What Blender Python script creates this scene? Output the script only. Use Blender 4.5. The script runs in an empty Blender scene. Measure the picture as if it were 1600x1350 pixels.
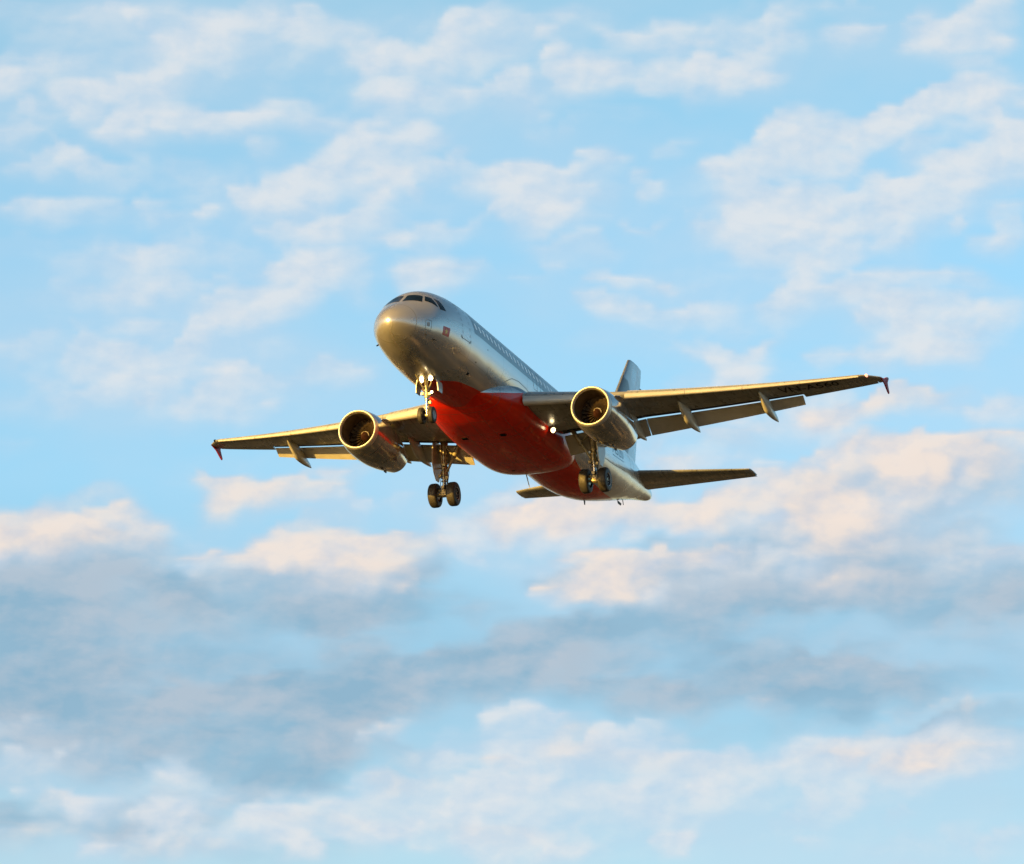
import bpy, math
import numpy as np
from mathutils import Matrix, Vector

scene = bpy.context.scene
COL = scene.collection
R = math.radians

# ------------------------------------------------------------------ pose
# Rows: picture right / down / forward axes seen in aircraft axes
# (aircraft axes: x aft from the nose tip, y to starboard, z up).
RV = np.array([[0.3324427952421557, -0.943121970604703, 0.0016542231662509954],
               [0.2706140895937114, 0.09370873448707515, -0.9581162182085207],
               [0.9034654406256771, 0.3189664898442036, 0.2863748870825071]])
CV = np.array([-216.46931155481556, -82.30063445804244, -75.0741253174245])
FPX = 8507.5
PITCH = R(4.0)
up = np.array([-math.sin(PITCH), 0, math.cos(PITCH)])
up[1] = -(RV[0, 0] * up[0] + RV[0, 2] * up[2]) / RV[0, 1]
up /= np.linalg.norm(up)
ax_x = RV[0]
ax_y = np.cross(up, ax_x)
M = np.array([ax_x, ax_y, up])                    # aircraft -> world
CAM = np.array([0.0, 0.0, 1.7])
A_ORG = CAM - M @ CV
right_w, down_w, fwd_w = M @ RV[0], M @ RV[1], M @ RV[2]

cam_d = bpy.data.cameras.new('camera')
cam_d.sensor_width = 36.0
cam_d.lens = 36.0 * FPX / 1600.0
cam_d.clip_start = 0.5
cam_d.clip_end = 60000
cam = bpy.data.objects.new('camera', cam_d)
mw = Matrix.Identity(4)
for i in range(3):
    mw[i][0], mw[i][1], mw[i][2], mw[i][3] = right_w[i], -down_w[i], -fwd_w[i], CAM[i]
cam.matrix_world = mw
COL.objects.link(cam)
scene.camera = cam

# ------------------------------------------------------------------ light
SUN_AZ_AC, SUN_EL_AC = R(20.0), R(7.5)            # to starboard of the nose, above the aircraft's plane
s_ac = np.array([-math.cos(SUN_EL_AC) * math.cos(SUN_AZ_AC), math.cos(SUN_EL_AC) * math.sin(SUN_AZ_AC), math.sin(SUN_EL_AC)])
s_w = M @ s_ac
SUN_EL = math.asin(s_w[2])
SUN_AZ = math.atan2(s_w[0], s_w[1])
sun_d = bpy.data.lights.new('sun', 'SUN')
sun_d.energy = 5.0
sun_d.color = (1.0, 0.57, 0.10)
sun_d.angle = R(0.5)
sun = bpy.data.objects.new('sun', sun_d)
sun.rotation_euler = Vector(s_w).to_track_quat('Z', 'Y').to_euler()
sun.location = (0, 0, 300)
COL.objects.link(sun)

scene.cycles.use_adaptive_sampling = True
scene.cycles.adaptive_threshold = 0.012
scene.cycles.adaptive_min_samples = 8
vs = scene.view_settings
vs.view_transform = 'Standard'
vs.look = 'None'
vs.gamma = 1.0
vs.use_curve_mapping = False
vs.exposure = 1.3
EXPO = 2 ** vs.exposure


def lin(r, g, b):
    """sRGB 0..255 as seen in the picture -> scene-linear radiance at the chosen exposure"""
    def f(c):
        c /= 255.0
        return (c / 12.92 if c <= 0.04045 else ((c + 0.055) / 1.055) ** 2.4)
    return tuple(f(c) / EXPO for c in (r, g, b))


# ------------------------------------------------------------------ sky (world): Nishita + clouds fixed to azimuth / elevation
WS = 0.1
world = bpy.data.worlds.new('World')
scene.world = world
world.use_nodes = True
wt = world.node_tree
N, L = wt.nodes, wt.links
bg = N['Background']
bg.inputs[1].default_value = WS


def nd(t, kind, **kw):
    n = t.nodes.new(kind)
    for k, v in kw.items():
        setattr(n, k, v)
    return n


def setin(t, sock, v):
    if isinstance(v, bpy.types.NodeSocket):
        t.links.new(v, sock)
    elif v is not None:
        sock.default_value = v


def mth(t, op, a, b=None, c=None, clamp=False):
    n = nd(t, 'ShaderNodeMath', operation=op, use_clamp=clamp)
    setin(t, n.inputs[0], a)
    setin(t, n.inputs[1], b)
    setin(t, n.inputs[2], c)
    return n.outputs[0]


def vmt(t, op, a, b=None, c=None):
    n = nd(t, 'ShaderNodeVectorMath', operation=op)
    setin(t, n.inputs[0], a)
    setin(t, n.inputs[1], b)
    if c is not None:
        setin(t, n.inputs[2], c)
    return n.outputs[0]


def mixc(t, fac, a, b, mode='MIX'):
    n = nd(t, 'ShaderNodeMix', data_type='RGBA', blend_type=mode)
    setin(t, n.inputs[0], fac)
    for s, v in ((n.inputs[6], a), (n.inputs[7], b)):
        if isinstance(v, tuple) and len(v) == 3:
            v = v + (1,)
        setin(t, s, v)
    return n.outputs[2]


def maprange(t, v, a, b, c=0.0, d=1.0, smooth=True):
    n = nd(t, 'ShaderNodeMapRange', interpolation_type='SMOOTHSTEP' if smooth else 'LINEAR')
    setin(t, n.inputs[0], v)
    for i, x in enumerate((a, b, c, d)):
        n.inputs[1 + i].default_value = x
    return n.outputs[0]


def noise(t, vec, scale, detail=4, rough=0.55, dist=0.0, lac=2.0):
    n = nd(t, 'ShaderNodeTexNoise')
    setin(t, n.inputs['Vector'], vec)
    n.inputs['Scale'].default_value = scale
    n.inputs['Detail'].default_value = detail
    n.inputs['Roughness'].default_value = rough
    n.inputs['Distortion'].default_value = dist
    n.inputs['Lacunarity'].default_value = lac
    return n


EL0 = math.asin(fwd_w[2])
KU = math.cos(EL0) * FPX / 1000.0
KV = FPX / 1000.0


def sky_uv(px, py):
    d = right_w * (px - 800) / FPX + down_w * (py - 675) / FPX + fwd_w
    d = d / np.linalg.norm(d)
    return math.atan2(d[0], d[1]) * KU, (math.asin(d[2]) - EL0) * KV


tc = nd(wt, 'ShaderNodeTexCoord')
sepd = nd(wt, 'ShaderNodeSeparateXYZ')
L.new(tc.outputs['Generated'], sepd.inputs[0])
az = mth(wt, 'ARCTAN2', sepd.outputs[0], sepd.outputs[1])
el = mth(wt, 'ARCSINE', sepd.outputs[2])
cu = mth(wt, 'MULTIPLY', az, KU)
cv = mth(wt, 'MULTIPLY_ADD', el, KV, -EL0 * KV)
cmb = nd(wt, 'ShaderNodeCombineXYZ')
L.new(cu, cmb.inputs[0])
L.new(cv, cmb.inputs[1])
uv = cmb.outputs[0]
uvs = vmt(wt, 'MULTIPLY', uv, (0.62, 1.25, 1.0))
w1 = noise(wt, uvs, 9.0, 2, 0.5)
w2 = noise(wt, vmt(wt, 'ADD', uvs, (5.3, 1.7, 0)), 26.0, 3, 0.55)
o1 = vmt(wt, 'MULTIPLY', vmt(wt, 'SUBTRACT', w1.outputs['Color'], (.5, .5, .5)), (0.030, 0.020, 0))
o2 = vmt(wt, 'MULTIPLY', vmt(wt, 'SUBTRACT', w2.outputs['Color'], (.5, .5, .5)), (0.016, 0.012, 0))
wuv = vmt(wt, 'ADD', vmt(wt, 'ADD', uv, o1), o2)


#BLOBS_BEGIN
WHITE = [
    # upper left
    (45, 108, 75, 25, 38, 0, 0.61), (180, 145, 110, 26, 50, 5, 0.86), (330, 48, 70, 34, 60, 0, 0.67), (400, 52, 110, 35, 60, 0, 0.73),
    (510, 55, 90, 32, 45, 0, 0.61), (310, 112, 80, 28, 45, 0, 0.54), (255, 90, 80, 12, 22, 0, 0.41), (365, 185, 115, 17, 42, 3, 0.95),
    (450, 165, 55, 14, 28, 0, 0.54), (520, 192, 65, 20, 35, 0, 0.67), (200, 205, 60, 34, 32, 15, 0.73), (120, 262, 65, 24, 40, -20, 0.67),
    (215, 272, 65, 24, 35, 0, 0.41), (300, 265, 45, 15, 25, -15, 0.41), (600, 238, 120, 32, 50, 8, 0.73), (700, 264, 75, 20, 30, -10, 0.67),
    (640, 212, 45, 16, 25, 0, 0.54), (480, 288, 75, 38, 60, 22, 0.95), (395, 310, 26, 28, 42, 0, 0.80), (560, 275, 95, 26, 50, 0, 0.61),
    (540, 347, 85, 18, 26, 5, 0.80), (470, 362, 65, 15, 26, 0, 0.54), (665, 370, 85, 20, 38, -3, 0.67), (130, 338, 95, 30, 40, -8, 0.57),
    (500, 410, 90, 19, 42, 8, 0.95), (440, 430, 42, 22, 25, 0, 0.80), (250, 452, 75, 18, 30, 0, 0.54), (200, 410, 110, 16, 26, 0, 0.41),
    (395, 470, 115, 20, 50, 6, 0.80), (330, 530, 65, 24, 22, 35, 0.67), (365, 500, 75, 20, 30, 10, 0.48), (225, 515, 55, 14, 26, 5, 0.54),
    (130, 605, 70, 30, 40, 0, 0.41), (390, 592, 85, 20, 70, 0, 0.61), (520, 580, 65, 15, 28, 0, 0.61), (690, 432, 75, 20, 42, 0, 0.73),
    (270, 592, 45, 12, 22, 0, 0.41), (60, 15, 120, 22, 40, 0, 0.39), (180, 30, 90, 16, 30, 0, 0.35), (80, 390, 120, 16, 30, 0, 0.26),
    # upper right
    (760, 38, 95, 36, 50, 15, .7), (640, 112, 95, 36, 50, 15, .6), (720, 97, 85, 30, 45, 0, .45), (760, 152, 95, 22, 48, 0, .55),
    (830, 130, 65, 25, 42, 0, .5), (900, 32, 85, 25, 35, 0, .4), (1040, 55, 90, 16, 32, -3, .75), (930, 108, 68, 25, 66, 5, .85),
    (1000, 105, 85, 22, 44, -5, .65), (1130, 115, 78, 22, 38, 8, .85), (1190, 57, 65, 28, 42, 0, .55), (1185, 105, 75, 20, 32, 0, .4),
    (1270, 8, 75, 14, 16, 0, .4), (1330, 50, 45, 12, 22, 0, .4), (1530, 42, 105, 28, 56, 15, .95), (1470, 85, 55, 20, 32, 10, .55),
    (1550, 120, 65, 16, 32, 0, .6), (1480, 163, 130, 22, 60, 12, 1.0), (1390, 205, 65, 18, 34, 12, .8), (1570, 162, 55, 20, 42, 0, .5),
    (1260, 195, 62, 17, 24, 10, .8), (1230, 235, 115, 26, 64, 8, .95), (1150, 265, 48, 22, 48, 0, .8), (1330, 252, 95, 20, 48, 0, .6),
    (1195, 332, 62, 28, 76, 20, 1.0), (1285, 320, 140, 24, 85, 0, .75), (1370, 330, 90, 24, 60, 0, .6), (1500, 290, 140, 36, 66, 15, .8),
    (1570, 250, 85, 25, 55, 12, .8), (1235, 392, 72, 25, 52, 0, .65), (1330, 396, 55, 20, 32, 5, .6), (1440, 332, 105, 36, 74, 0, .55),
    (1590, 368, 34, 28, 42, 0, .7), (850, 260, 88, 17, 66, 3, .9), (800, 300, 42, 34, 64, 0, .6), (880, 302, 95, 24, 42, 0, .5),
    (950, 236, 52, 10, 17, -10, .8), (910, 192, 42, 12, 22, 0, .35), (1020, 297, 32, 10, 17, 0, .6), (880, 352, 65, 14, 26, 0, .45),
    (1000, 346, 55, 8, 14, 0, .5), (910, 388, 75, 18, 24, 0, .5), (950, 426, 42, 12, 20, -10, .6), (1000, 436, 65, 13, 22, -8, .6),
    (950, 475, 52, 15, 22, -12, .6), (1030, 490, 85, 14, 26, 0, .65), (1120, 490, 62, 18, 27, 0, .6), (1282, 468, 62, 16, 32, 10, .8),
    (1240, 495, 55, 18, 25, 0, .55), (1170, 550, 62, 18, 36, 12, .7), (1080, 550, 65, 10, 17, 0, .35), (1130, 565, 75, 15, 27, 0, .45),
    (1450, 440, 105, 10, 20, -3, .7), (1460, 488, 100, 24, 62, 0, .75), (1555, 508, 85, 30, 54, 0, .65), (1400, 500, 45, 30, 42, 0, .6),
    (1450, 560, 95, 15, 34, 0, .6), (1380, 575, 75, 11, 22, -8, .75), (1250, 650, 130, 20, 40, 5, .6), (1580, 645, 65, 20, 34, 0, .6),
    (1080, 420, 90, 16, 30, 0, .2), (960, 535, 90, 20, 40, 0, .2),
    # brighter rims
    (1125, 262, 40, 16, 34, 20, .6), (1165, 335, 34, 22, 40, 40, .7), (1250, 222, 90, 10, 26, 12, .6), (1480, 150, 110, 12, 30, 14, .6), (1400, 182, 60, 10, 24, 16, .5),
    (1540, 262, 80, 14, 34, 18, .6), (1250, 298, 70, 10, 26, 4, .5), (1170, 395, 40, 14, 30, -35, .5), (800, 262, 40, 14, 40, 25, .6), (890, 92, 40, 14, 40, 30, .6),
    (1080, 118, 40, 14, 26, 25, .6), (430, 285, 50, 20, 44, 40, .5), (415, 415, 36, 14, 26, 30, .5), (1440, 35, 50, 18, 34, 35, .6),
    (170, 200, 50, 22, 26, 30, .5), (100, 248, 50, 14, 24, -25, .45), (110, 150, 50, 16, 28, 20, .45), (60, 330, 60, 20, 30, 0, .35), (320, 520, 40, 16, 22, 40, .5),
    # around and below the aircraft
    (770, 826, 75, 22, 46, 0, .75), (790, 790, 70, 18, 32, 5, .5), (880, 845, 45, 12, 22, -8, .6), (30, 705, 60, 16, 30, 0, .3),
    (330, 660, 120, 25, 40, 0, .25), (1040, 690, 110, 18, 36, 5, .6), (1130, 740, 100, 26, 40, 0, .45),
    # bottom
    (830, 1130, 70, 18, 50, 0, .75), (850, 1190, 100, 24, 50, -12, .7), (790, 1190, 40, 14, 32, 0, .7), (820, 1250, 120, 24, 50, -8, .7),
    (1000, 1145, 75, 16, 32, 10, .7), (1080, 1190, 130, 30, 60, 0, .75), (1060, 1250, 120, 30, 55, 5, .65), (930, 1290, 160, 34, 60, 0, .5),
    (1300, 1180, 110, 26, 48, 10, .65), (1350, 1225, 110, 24, 42, 0, .5), (1500, 1180, 160, 38, 70, 0, .8), (1420, 1160, 120, 26, 50, 10, .6), (1230, 1215, 90, 18, 35, -10, .45),
    (650, 1240, 110, 26, 45, 0, .55), (500, 1290, 150, 30, 50, 3, .6), (330, 1310, 90, 20, 42, 0, .6), (690, 1310, 150, 30, 50, 0, .6),
    (140, 1262, 75, 16, 34, 0, .6), (60, 1210, 80, 20, 34, 0, .45), (100, 1330, 140, 26, 40, 0, .45), (600, 1150, 62, 18, 26, 18, .6),
    (705, 1146, 50, 10, 24, 0, .4), (1500, 1330, 160, 22, 40, 0, .28), (880, 1340, 160, 26, 40, 0, .4), (40, 1150, 90, 22, 40, 0, .4),
    (340, 1225, 90, 18, 34, 0, .4),
    # thin veils around the banks
    (420, 110, 330, 120, 150, 0, .34), (150, 200, 200, 110, 120, 0, .22), (700, 110, 240, 100, 110, 0, .32), (480, 320, 210, 90, 100, 10, .34),
    (300, 470, 260, 70, 100, 0, .28), (420, 600, 230, 70, 100, 0, .32), (1330, 290, 320, 100, 150, 12, .34), (880, 310, 140, 60, 100, 0, .34),
    (1000, 455, 180, 40, 70, 0, .26), (1480, 500, 170, 70, 100, 0, .36), (1150, 540, 160, 40, 70, 0, .26), (1300, 640, 320, 50, 70, 0, .36),
    (560, 755, 330, 50, 80, 0, .26), (150, 640, 150, 60, 70, 0, .2), (780, 830, 120, 50, 60, 0, .34), (980, 80, 220, 80, 80, 0, .26),
    (900, 1220, 330, 80, 120, 0, .42), (1350, 1200, 300, 60, 80, 5, .36), (500, 1280, 330, 60, 80, 0, .36), (150, 1230, 200, 60, 80, 0, .32),
    # lilac bodies under the sunlit tops
    (150, 850, 220, 40, 60, 0, .5), (520, 885, 250, 45, 70, 0, .5), (1050, 900, 250, 40, 80, 0, .5), (1450, 760, 240, 64, 110, 0, .55),
    (1300, 850, 220, 40, 80, 0, .42), (880, 830, 200, 40, 56, 0, .42), (1540, 860, 120, 24, 60, 0, .3), (1160, 800, 160, 40, 60, 0, .4),
    (1300, 1300, 330, 50, 60, 0, .3), (240, 60, 240, 60, 80, 0, .3), (80, 180, 140, 70, 80, 0, .28), (300, 330, 200, 60, 90, 0, .3), (1250, 90, 200, 60, 70, 0, .25), (1060, 240, 140, 60, 90, 0, .22),
    (200, 560, 240, 60, 80, 0, .24), (680, 330, 140, 50, 80, 0, .3), (1180, 480, 220, 50, 70, 0, .28),
    # small tufts
    (232, 395, 70, 14, 22, 6, .35), (330, 395, 50, 12, 20, 0, .3), (560, 470, 55, 12, 24, 0, .3), (620, 505, 50, 12, 22, 0, .25), (70, 470, 80, 14, 28, 0, .22),
    (820, 430, 50, 8, 14, 0, .4), (1110, 345, 40, 10, 18, 0, .3), (1060, 230, 30, 8, 14, 0, .35), (1245, 330, 50, 16, 40, 0, .6), (1300, 420, 60, 12, 22, 10, .45),
    (1420, 215, 70, 14, 26, 14, .6), (1330, 210, 40, 10, 18, 10, .5), (1180, 270, 50, 14, 28, 0, .5), (860, 205, 60, 14, 26, 0, .35), (980, 180, 50, 10, 20, 0, .3),
    (590, 150, 50, 16, 26, 0, .45), (690, 60, 40, 18, 28, 20, .5), (1560, 75, 60, 18, 34, 0, .5), (1340, 20, 60, 10, 16, 0, .4), (1210, 25, 60, 14, 20, 0, .35),
    (900, 1180, 46, 10, 22, -20, .5), (860, 1225, 60, 10, 22, -15, .5), (940, 1250, 60, 12, 24, -12, .5), (1110, 1170, 60, 12, 26, 4, .5), (1150, 1235, 60, 14, 26, 0, .45),
    (800, 1300, 70, 14, 26, -8, .5), (720, 1262, 60, 12, 24, 8, .5), (580, 1255, 60, 12, 24, 6, .45), (440, 1270, 60, 12, 24, 0, .4), (210, 1330, 70, 14, 24, 0, .4),
]
GREY = [
    (1330, 1000, 320, 60, 90, 0, .42), (1000, 1030, 260, 50, 60, 0, .35), (1540, 1050, 160, 50, 60, 0, .35), (500, 1020, 300, 50, 60, 0, .3),
    (120, 1195, 230, 40, 70, 0, .5), (300, 1270, 180, 30, 50, 6, .45), (90, 1310, 160, 24, 50, 0, .4), (460, 1330, 160, 20, 40, 0, .35), (1480, 930, 190, 40, 60, 0, .5),
    (1250, 930, 170, 30, 50, 0, .45), (640, 945, 150, 24, 44, 0, .45), (1130, 1150, 120, 16, 30, 0, .25), (1560, 1160, 110, 20, 44, 0, .35), (30, 900, 150, 30, 60, 0, .4),
    (40, 850, 130, 34, 90, 0, .75), (190, 870, 130, 34, 90, 0, .7), (100, 960, 220, 70, 110, 0, .75), (60, 1040, 200, 70, 110, 0, .7),
    (420, 930, 220, 40, 80, -4, .75), (560, 905, 150, 40, 80, 0, .6), (560, 975, 150, 40, 42, -4, .55), (180, 1115, 270, 54, 76, 0, .85),
    (400, 1120, 240, 40, 60, 5, .8), (420, 1185, 230, 34, 60, 0, .6), (330, 1050, 170, 40, 60, 0, .5), (560, 1060, 200, 30, 54, 6, .75),
    (720, 1045, 220, 28, 48, 9, .8), (690, 1095, 170, 30, 40, 0, .6), (900, 1045, 170, 26, 40, 0, .7), (1010, 1088, 170, 26, 42, -4, .75),
    (820, 1000, 110, 24, 34, 8, .6), (950, 985, 200, 30, 50, 3, .7), (1050, 920, 200, 44, 56, 0, .7), (1210, 900, 170, 50, 70, 0, .7),
    (1150, 860, 150, 30, 60, 0, .55), (1330, 870, 170, 50, 70, 0, .7), (1480, 900, 170, 50, 70, 0, .65), (1450, 780, 190, 56, 70, 0, .6),
    (1550, 740, 130, 46, 60, 0, .5), (1330, 790, 110, 40, 50, 0, .4), (1310, 1062, 180, 28, 58, 0, .95), (1250, 1095, 120, 28, 36, 0, .6),
    (1570, 960, 90, 30, 50, 0, .5), (1540, 1130, 120, 24, 50, 8, .5), (1440, 1150, 110, 24, 40, 8, .4), (240, 1290, 150, 26, 44, 0, .4),
    (60, 1285, 110, 26, 44, 0, .4), (620, 1185, 130, 20, 30, 0, .35), (430, 1225, 110, 20, 34, 10, .4), (1180, 700, 90, 20, 40, 0, .2),
    (600, 940, 100, 24, 34, 0, .4), (1590, 870, 70, 20, 44, 0, .3), (880, 905, 60, 14, 26, 0, .3), (770, 960, 70, 18, 30, 0, .4),
    (110, 1000, 300, 120, 130, 0, .4), (260, 1130, 330, 60, 80, 0, .45), (620, 1075, 260, 40, 60, 4, .4), (1360, 900, 260, 80, 110, 0, .45),
    (1130, 960, 200, 40, 50, 0, .4), (90, 910, 120, 20, 40, 0, .4), (330, 955, 110, 24, 40, -6, .4),
]
PEACH = [
    (1450, 735, 180, 34, 70, 0, .45), (1250, 790, 150, 36, 56, 0, .4), (1540, 800, 120, 30, 60, 0, .3), (1300, 880, 160, 30, 60, 0, .25), (600, 870, 160, 30, 60, 0, .35),
    (100, 850, 160, 30, 50, 0, .3), (900, 1185, 90, 16, 34, -8, .3), (1080, 1185, 130, 20, 44, 0, .3), (1350, 1185, 130, 20, 40, 4, .3), (800, 1296, 110, 16, 32, -4, .35),
    (520, 1285, 110, 14, 30, 4, .3), (170, 1320, 120, 16, 30, 0, .25), (1500, 1180, 130, 22, 44, 0, .3), (640, 1120, 120, 16, 30, 10, .2), (900, 870, 70, 12, 26, 0, .3),
    (40, 812, 120, 16, 50, 0, .85), (150, 812, 110, 14, 50, 0, .8), (210, 832, 70, 14, 44, 0, .5), (20, 850, 80, 24, 34, 0, .4),
    (350, 760, 50, 12, 26, 0, .7), (480, 772, 95, 18, 34, 6, .75), (540, 740, 62, 14, 28, 6, .45), (430, 785, 100, 16, 25, 0, .4),
    (330, 866, 55, 8, 22, -4, .7), (430, 864, 90, 12, 36, 4, .85), (560, 846, 120, 18, 60, 4, .85), (640, 845, 75, 15, 50, -4, .55),
    (500, 880, 120, 16, 36, 0, .5), (870, 805, 130, 22, 40, 3, .9), (960, 800, 110, 26, 40, 3, .7), (1125, 786, 95, 13, 30, 0, .9),
    (820, 820, 60, 14, 30, 6, .5), (1050, 800, 70, 18, 32, 0, .5), (950, 868, 62, 9, 40, 8, .9), (1020, 866, 75, 9, 42, 0, .75),
    (1110, 868, 75, 10, 40, -3, .6), (890, 915, 55, 9, 24, 16, .8), (960, 905, 80, 20, 30, 0, .5), (1250, 760, 70, 16, 40, 0, .7),
    (1290, 795, 110, 18, 42, 0, .85), (1200, 755, 70, 14, 40, 0, .5), (1530, 688, 150, 9, 34, 4, .9), (1400, 690, 100, 9, 34, 0, .6),
    (1290, 712, 70, 14, 40, 8, .7), (1470, 715, 130, 16, 40, 0, .5), (1380, 745, 120, 20, 40, 0, .4), (1320, 830, 120, 24, 40, 0, .4),
    (1340, 845, 100, 20, 30, 0, .3), (1430, 628, 95, 15, 40, 0, .75), (1330, 640, 90, 16, 40, 0, .6), (1160, 672, 90, 16, 36, 5, .5),
    (1340, 910, 70, 20, 30, 0, .35), (1590, 858, 70, 9, 24, 0, .5), (1050, 730, 60, 12, 24, 0, .5), (800, 700, 10, 5, 5, 0, 0.0),
    (1490, 1105, 120, 14, 40, 5, .4), (1330, 1150, 70, 16, 34, 18, .4), (1210, 1118, 45, 12, 26, -10, .4), (780, 1192, 32, 10, 28, 0, .5),
    (620, 1218, 80, 12, 34, 0, .35), (330, 1318, 60, 10, 26, 0, .4), (60, 1306, 55, 8, 18, 0, .35), (600, 1150, 50, 14, 20, 18, .45),
    (120, 1258, 55, 10, 24, 0, .35), (900, 1125, 40, 10, 30, 0, .3), (660, 1030, 60, 14, 24, 0, .15), (840, 1035, 90, 14, 30, 0, .25),
]
#BLOBS_END

sky = nd(wt, 'ShaderNodeTexSky', sky_type='NISHITA')
sky.sun_disc = False
sky.sun_elevation = SUN_EL
sky.sun_rotation = SUN_AZ
sky.air_density = 1.0
sky.dust_density = 0.6
sky.ozone_density = 1.5
# camera processing of the open sky: a gain per elevation that deepens the blue of the Nishita sky
gr = nd(wt, 'ShaderNodeValToRGB')
L.new(mth(wt, 'DIVIDE', el, R(40.0)), gr.inputs[0])
cr = gr.color_ramp
cr.interpolation = 'LINEAR'
GAIN = [(0.0, (0.66, 0.66, 0.70)), (6.9 / 40, (0.627, 0.644, 0.715)), (7.9 / 40, (0.603, 0.668, 0.72)), (8.9 / 40, (0.515, 0.625, 0.693)), (9.91 / 40, (0.463, 0.601, 0.678)),
        (10.92 / 40, (0.546, 0.703, 0.762)), (11.93 / 40, (0.607, 0.813, 0.876)), (14.29 / 40, (0.612, 0.847, 0.897)), (16.97 / 40, (0.642, 0.861, 0.841)),
        (20.0 / 40, (0.62, 0.82, 0.80)), (30.0 / 40, (0.42, 0.56, 0.57)), (1.0, (0.38, 0.50, 0.50))]
GMUL = 1.0
cr.elements[0].position, cr.elements[0].color = GAIN[0][0], tuple(q * GMUL for q in GAIN[0][1]) + (1,)
cr.elements[1].position, cr.elements[1].color = GAIN[-1][0], tuple(q * GMUL for q in GAIN[-1][1]) + (1,)
for p, c in GAIN[1:-1]:
    e = cr.elements.new(p)
    e.color = tuple(q * GMUL for q in c) + (1,)
sky_c = mixc(wt, 1.0, sky.outputs[0], gr.outputs[0], 'MULTIPLY')


# The cloud cover of the photographed patch of sky: soft banks, each an ellipse with a crisp upper left
# rim and a long fading base, are laid over one another on a grid of sky positions; the grid of cover
# values is stored row by row in curves: red = white cloud, green = grey cloud, blue = sunlit cloud.
def bank_cover(blobs, gx, gy):
    clear = np.ones_like(gx)
    for (cx, cy, rx, ht, hb, rot, wgt) in blobs:
        a = R(rot)
        dx, dy = gx - cx, -(gy - cy)
        p = (dx * math.cos(a) + dy * math.sin(a)) / (rx * 1.34)
        q = -dx * math.sin(a) + dy * math.cos(a)
        q = np.where(q > 0, q / (ht * 1.25), q / (hb * 1.5))
        r = np.sqrt(p * p + q * q) + 1e-6
        lit = (-.5 * p + .86 * q) / r
        e = .68 - .34 * lit
        t = np.clip((1 - r) / e, 0, 1)
        t = t * t * (3 - 2 * t)
        shade = np.clip(.84 + .30 * (-.45 * p + .7 * q), .25, 1)
        clear *= 1 - np.clip(wgt, 0, .97) * t * shade
    return 1 - clear


ROWS = np.arange(-60.0, 1411.0, 10.5)


def lumps(gx, gy, cell, seed):
    """smooth value noise, -1..1, used to make the rims of the banks lumpy"""
    rs = np.random.RandomState(seed)
    T = rs.uniform(-1, 1, (200, 200))
    fx, fy = (gx + 400) / cell, (gy + 400) / cell
    ix, iy = np.floor(fx).astype(int), np.floor(fy).astype(int)
    tx, ty = fx - ix, fy - iy
    tx, ty = tx * tx * (3 - 2 * tx), ty * ty * (3 - 2 * ty)
    a, b_ = T[iy % 200, ix % 200], T[iy % 200, (ix + 1) % 200]
    c_, d_ = T[(iy + 1) % 200, ix % 200], T[(iy + 1) % 200, (ix + 1) % 200]
    return (a * (1 - tx) + b_ * tx) * (1 - ty) + (c_ * (1 - tx) + d_ * tx) * ty
GX = np.linspace(-80, 1680, 161)
NU = lambda px: sky_uv(px, 675.0)[0]
sw = nd(wt, 'ShaderNodeSeparateXYZ')
L.new(wuv, sw.inputs[0])
u0, u1 = NU(GX[0]), NU(GX[-1])
ufac = mth(wt, 'MULTIPLY_ADD', sw.outputs[0], 1 / (u1 - u0), -u0 / (u1 - u0))
# v is very nearly linear in picture rows over this small patch
vtop, vbot = sky_uv(800, ROWS[0])[1], sky_uv(800, ROWS[-1])[1]
row = mth(wt, 'MULTIPLY_ADD', sw.outputs[1], (len(ROWS) - 1) / (vbot - vtop), -vtop * (len(ROWS) - 1) / (vbot - vtop))
FMAX = 1.0
gxx, gyy = np.meshgrid(GX, ROWS)
gxw = gxx + 22 * lumps(gxx * .7, gyy, 62, 1) + 10 * lumps(gxx * .8, gyy, 27, 2)
gyw = gyy + 14 * lumps(gxx * .7, gyy, 58, 3) + 7 * lumps(gxx * .8, gyy, 25, 4)
HOLES = [(560, 1014, 130, 24, 30, 0, .9), (210, 945, 66, 28, 34, -8, .7), (360, 1132, 90, 14, 22, 12, .7), (700, 985, 100, 18, 26, 4, .7), (420, 1080, 60, 12, 20, 20, .6),
         (1255, 988, 140, 26, 34, 0, .9), (1480, 1040, 130, 32, 42, 0, .8), (260, 1083, 120, 12, 20, -8, .6), (760, 1130, 70, 16, 24, 0, .7), (1100, 1040, 90, 14, 20, 0, .6)]
COVER = [bank_cover(b_, gxw, gyw) for b_ in (WHITE, GREY, PEACH)]
COVER[1] = COVER[1] * (1 - .52 * bank_cover(HOLES, gxw, gyw))


def scatter(cover, n, seed, wlo, whi, size, thr):
    """small rounded puffs where a bank already stands"""
    rs = np.random.RandomState(seed)
    out = []
    while len(out) < n:
        i, j = rs.randint(0, cover.shape[0]), rs.randint(0, cover.shape[1])
        if cover[i, j] < thr + rs.rand() * .55:
            continue
        k = size * (0.55 + rs.rand() ** 2 * 1.5)
        out.append((GX[j] + rs.uniform(-9, 9), ROWS[i] + rs.uniform(-8, 8), 34 * k, 12 * k, 22 * k, rs.uniform(-8, 16), rs.uniform(wlo, whi)))
    return out


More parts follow.
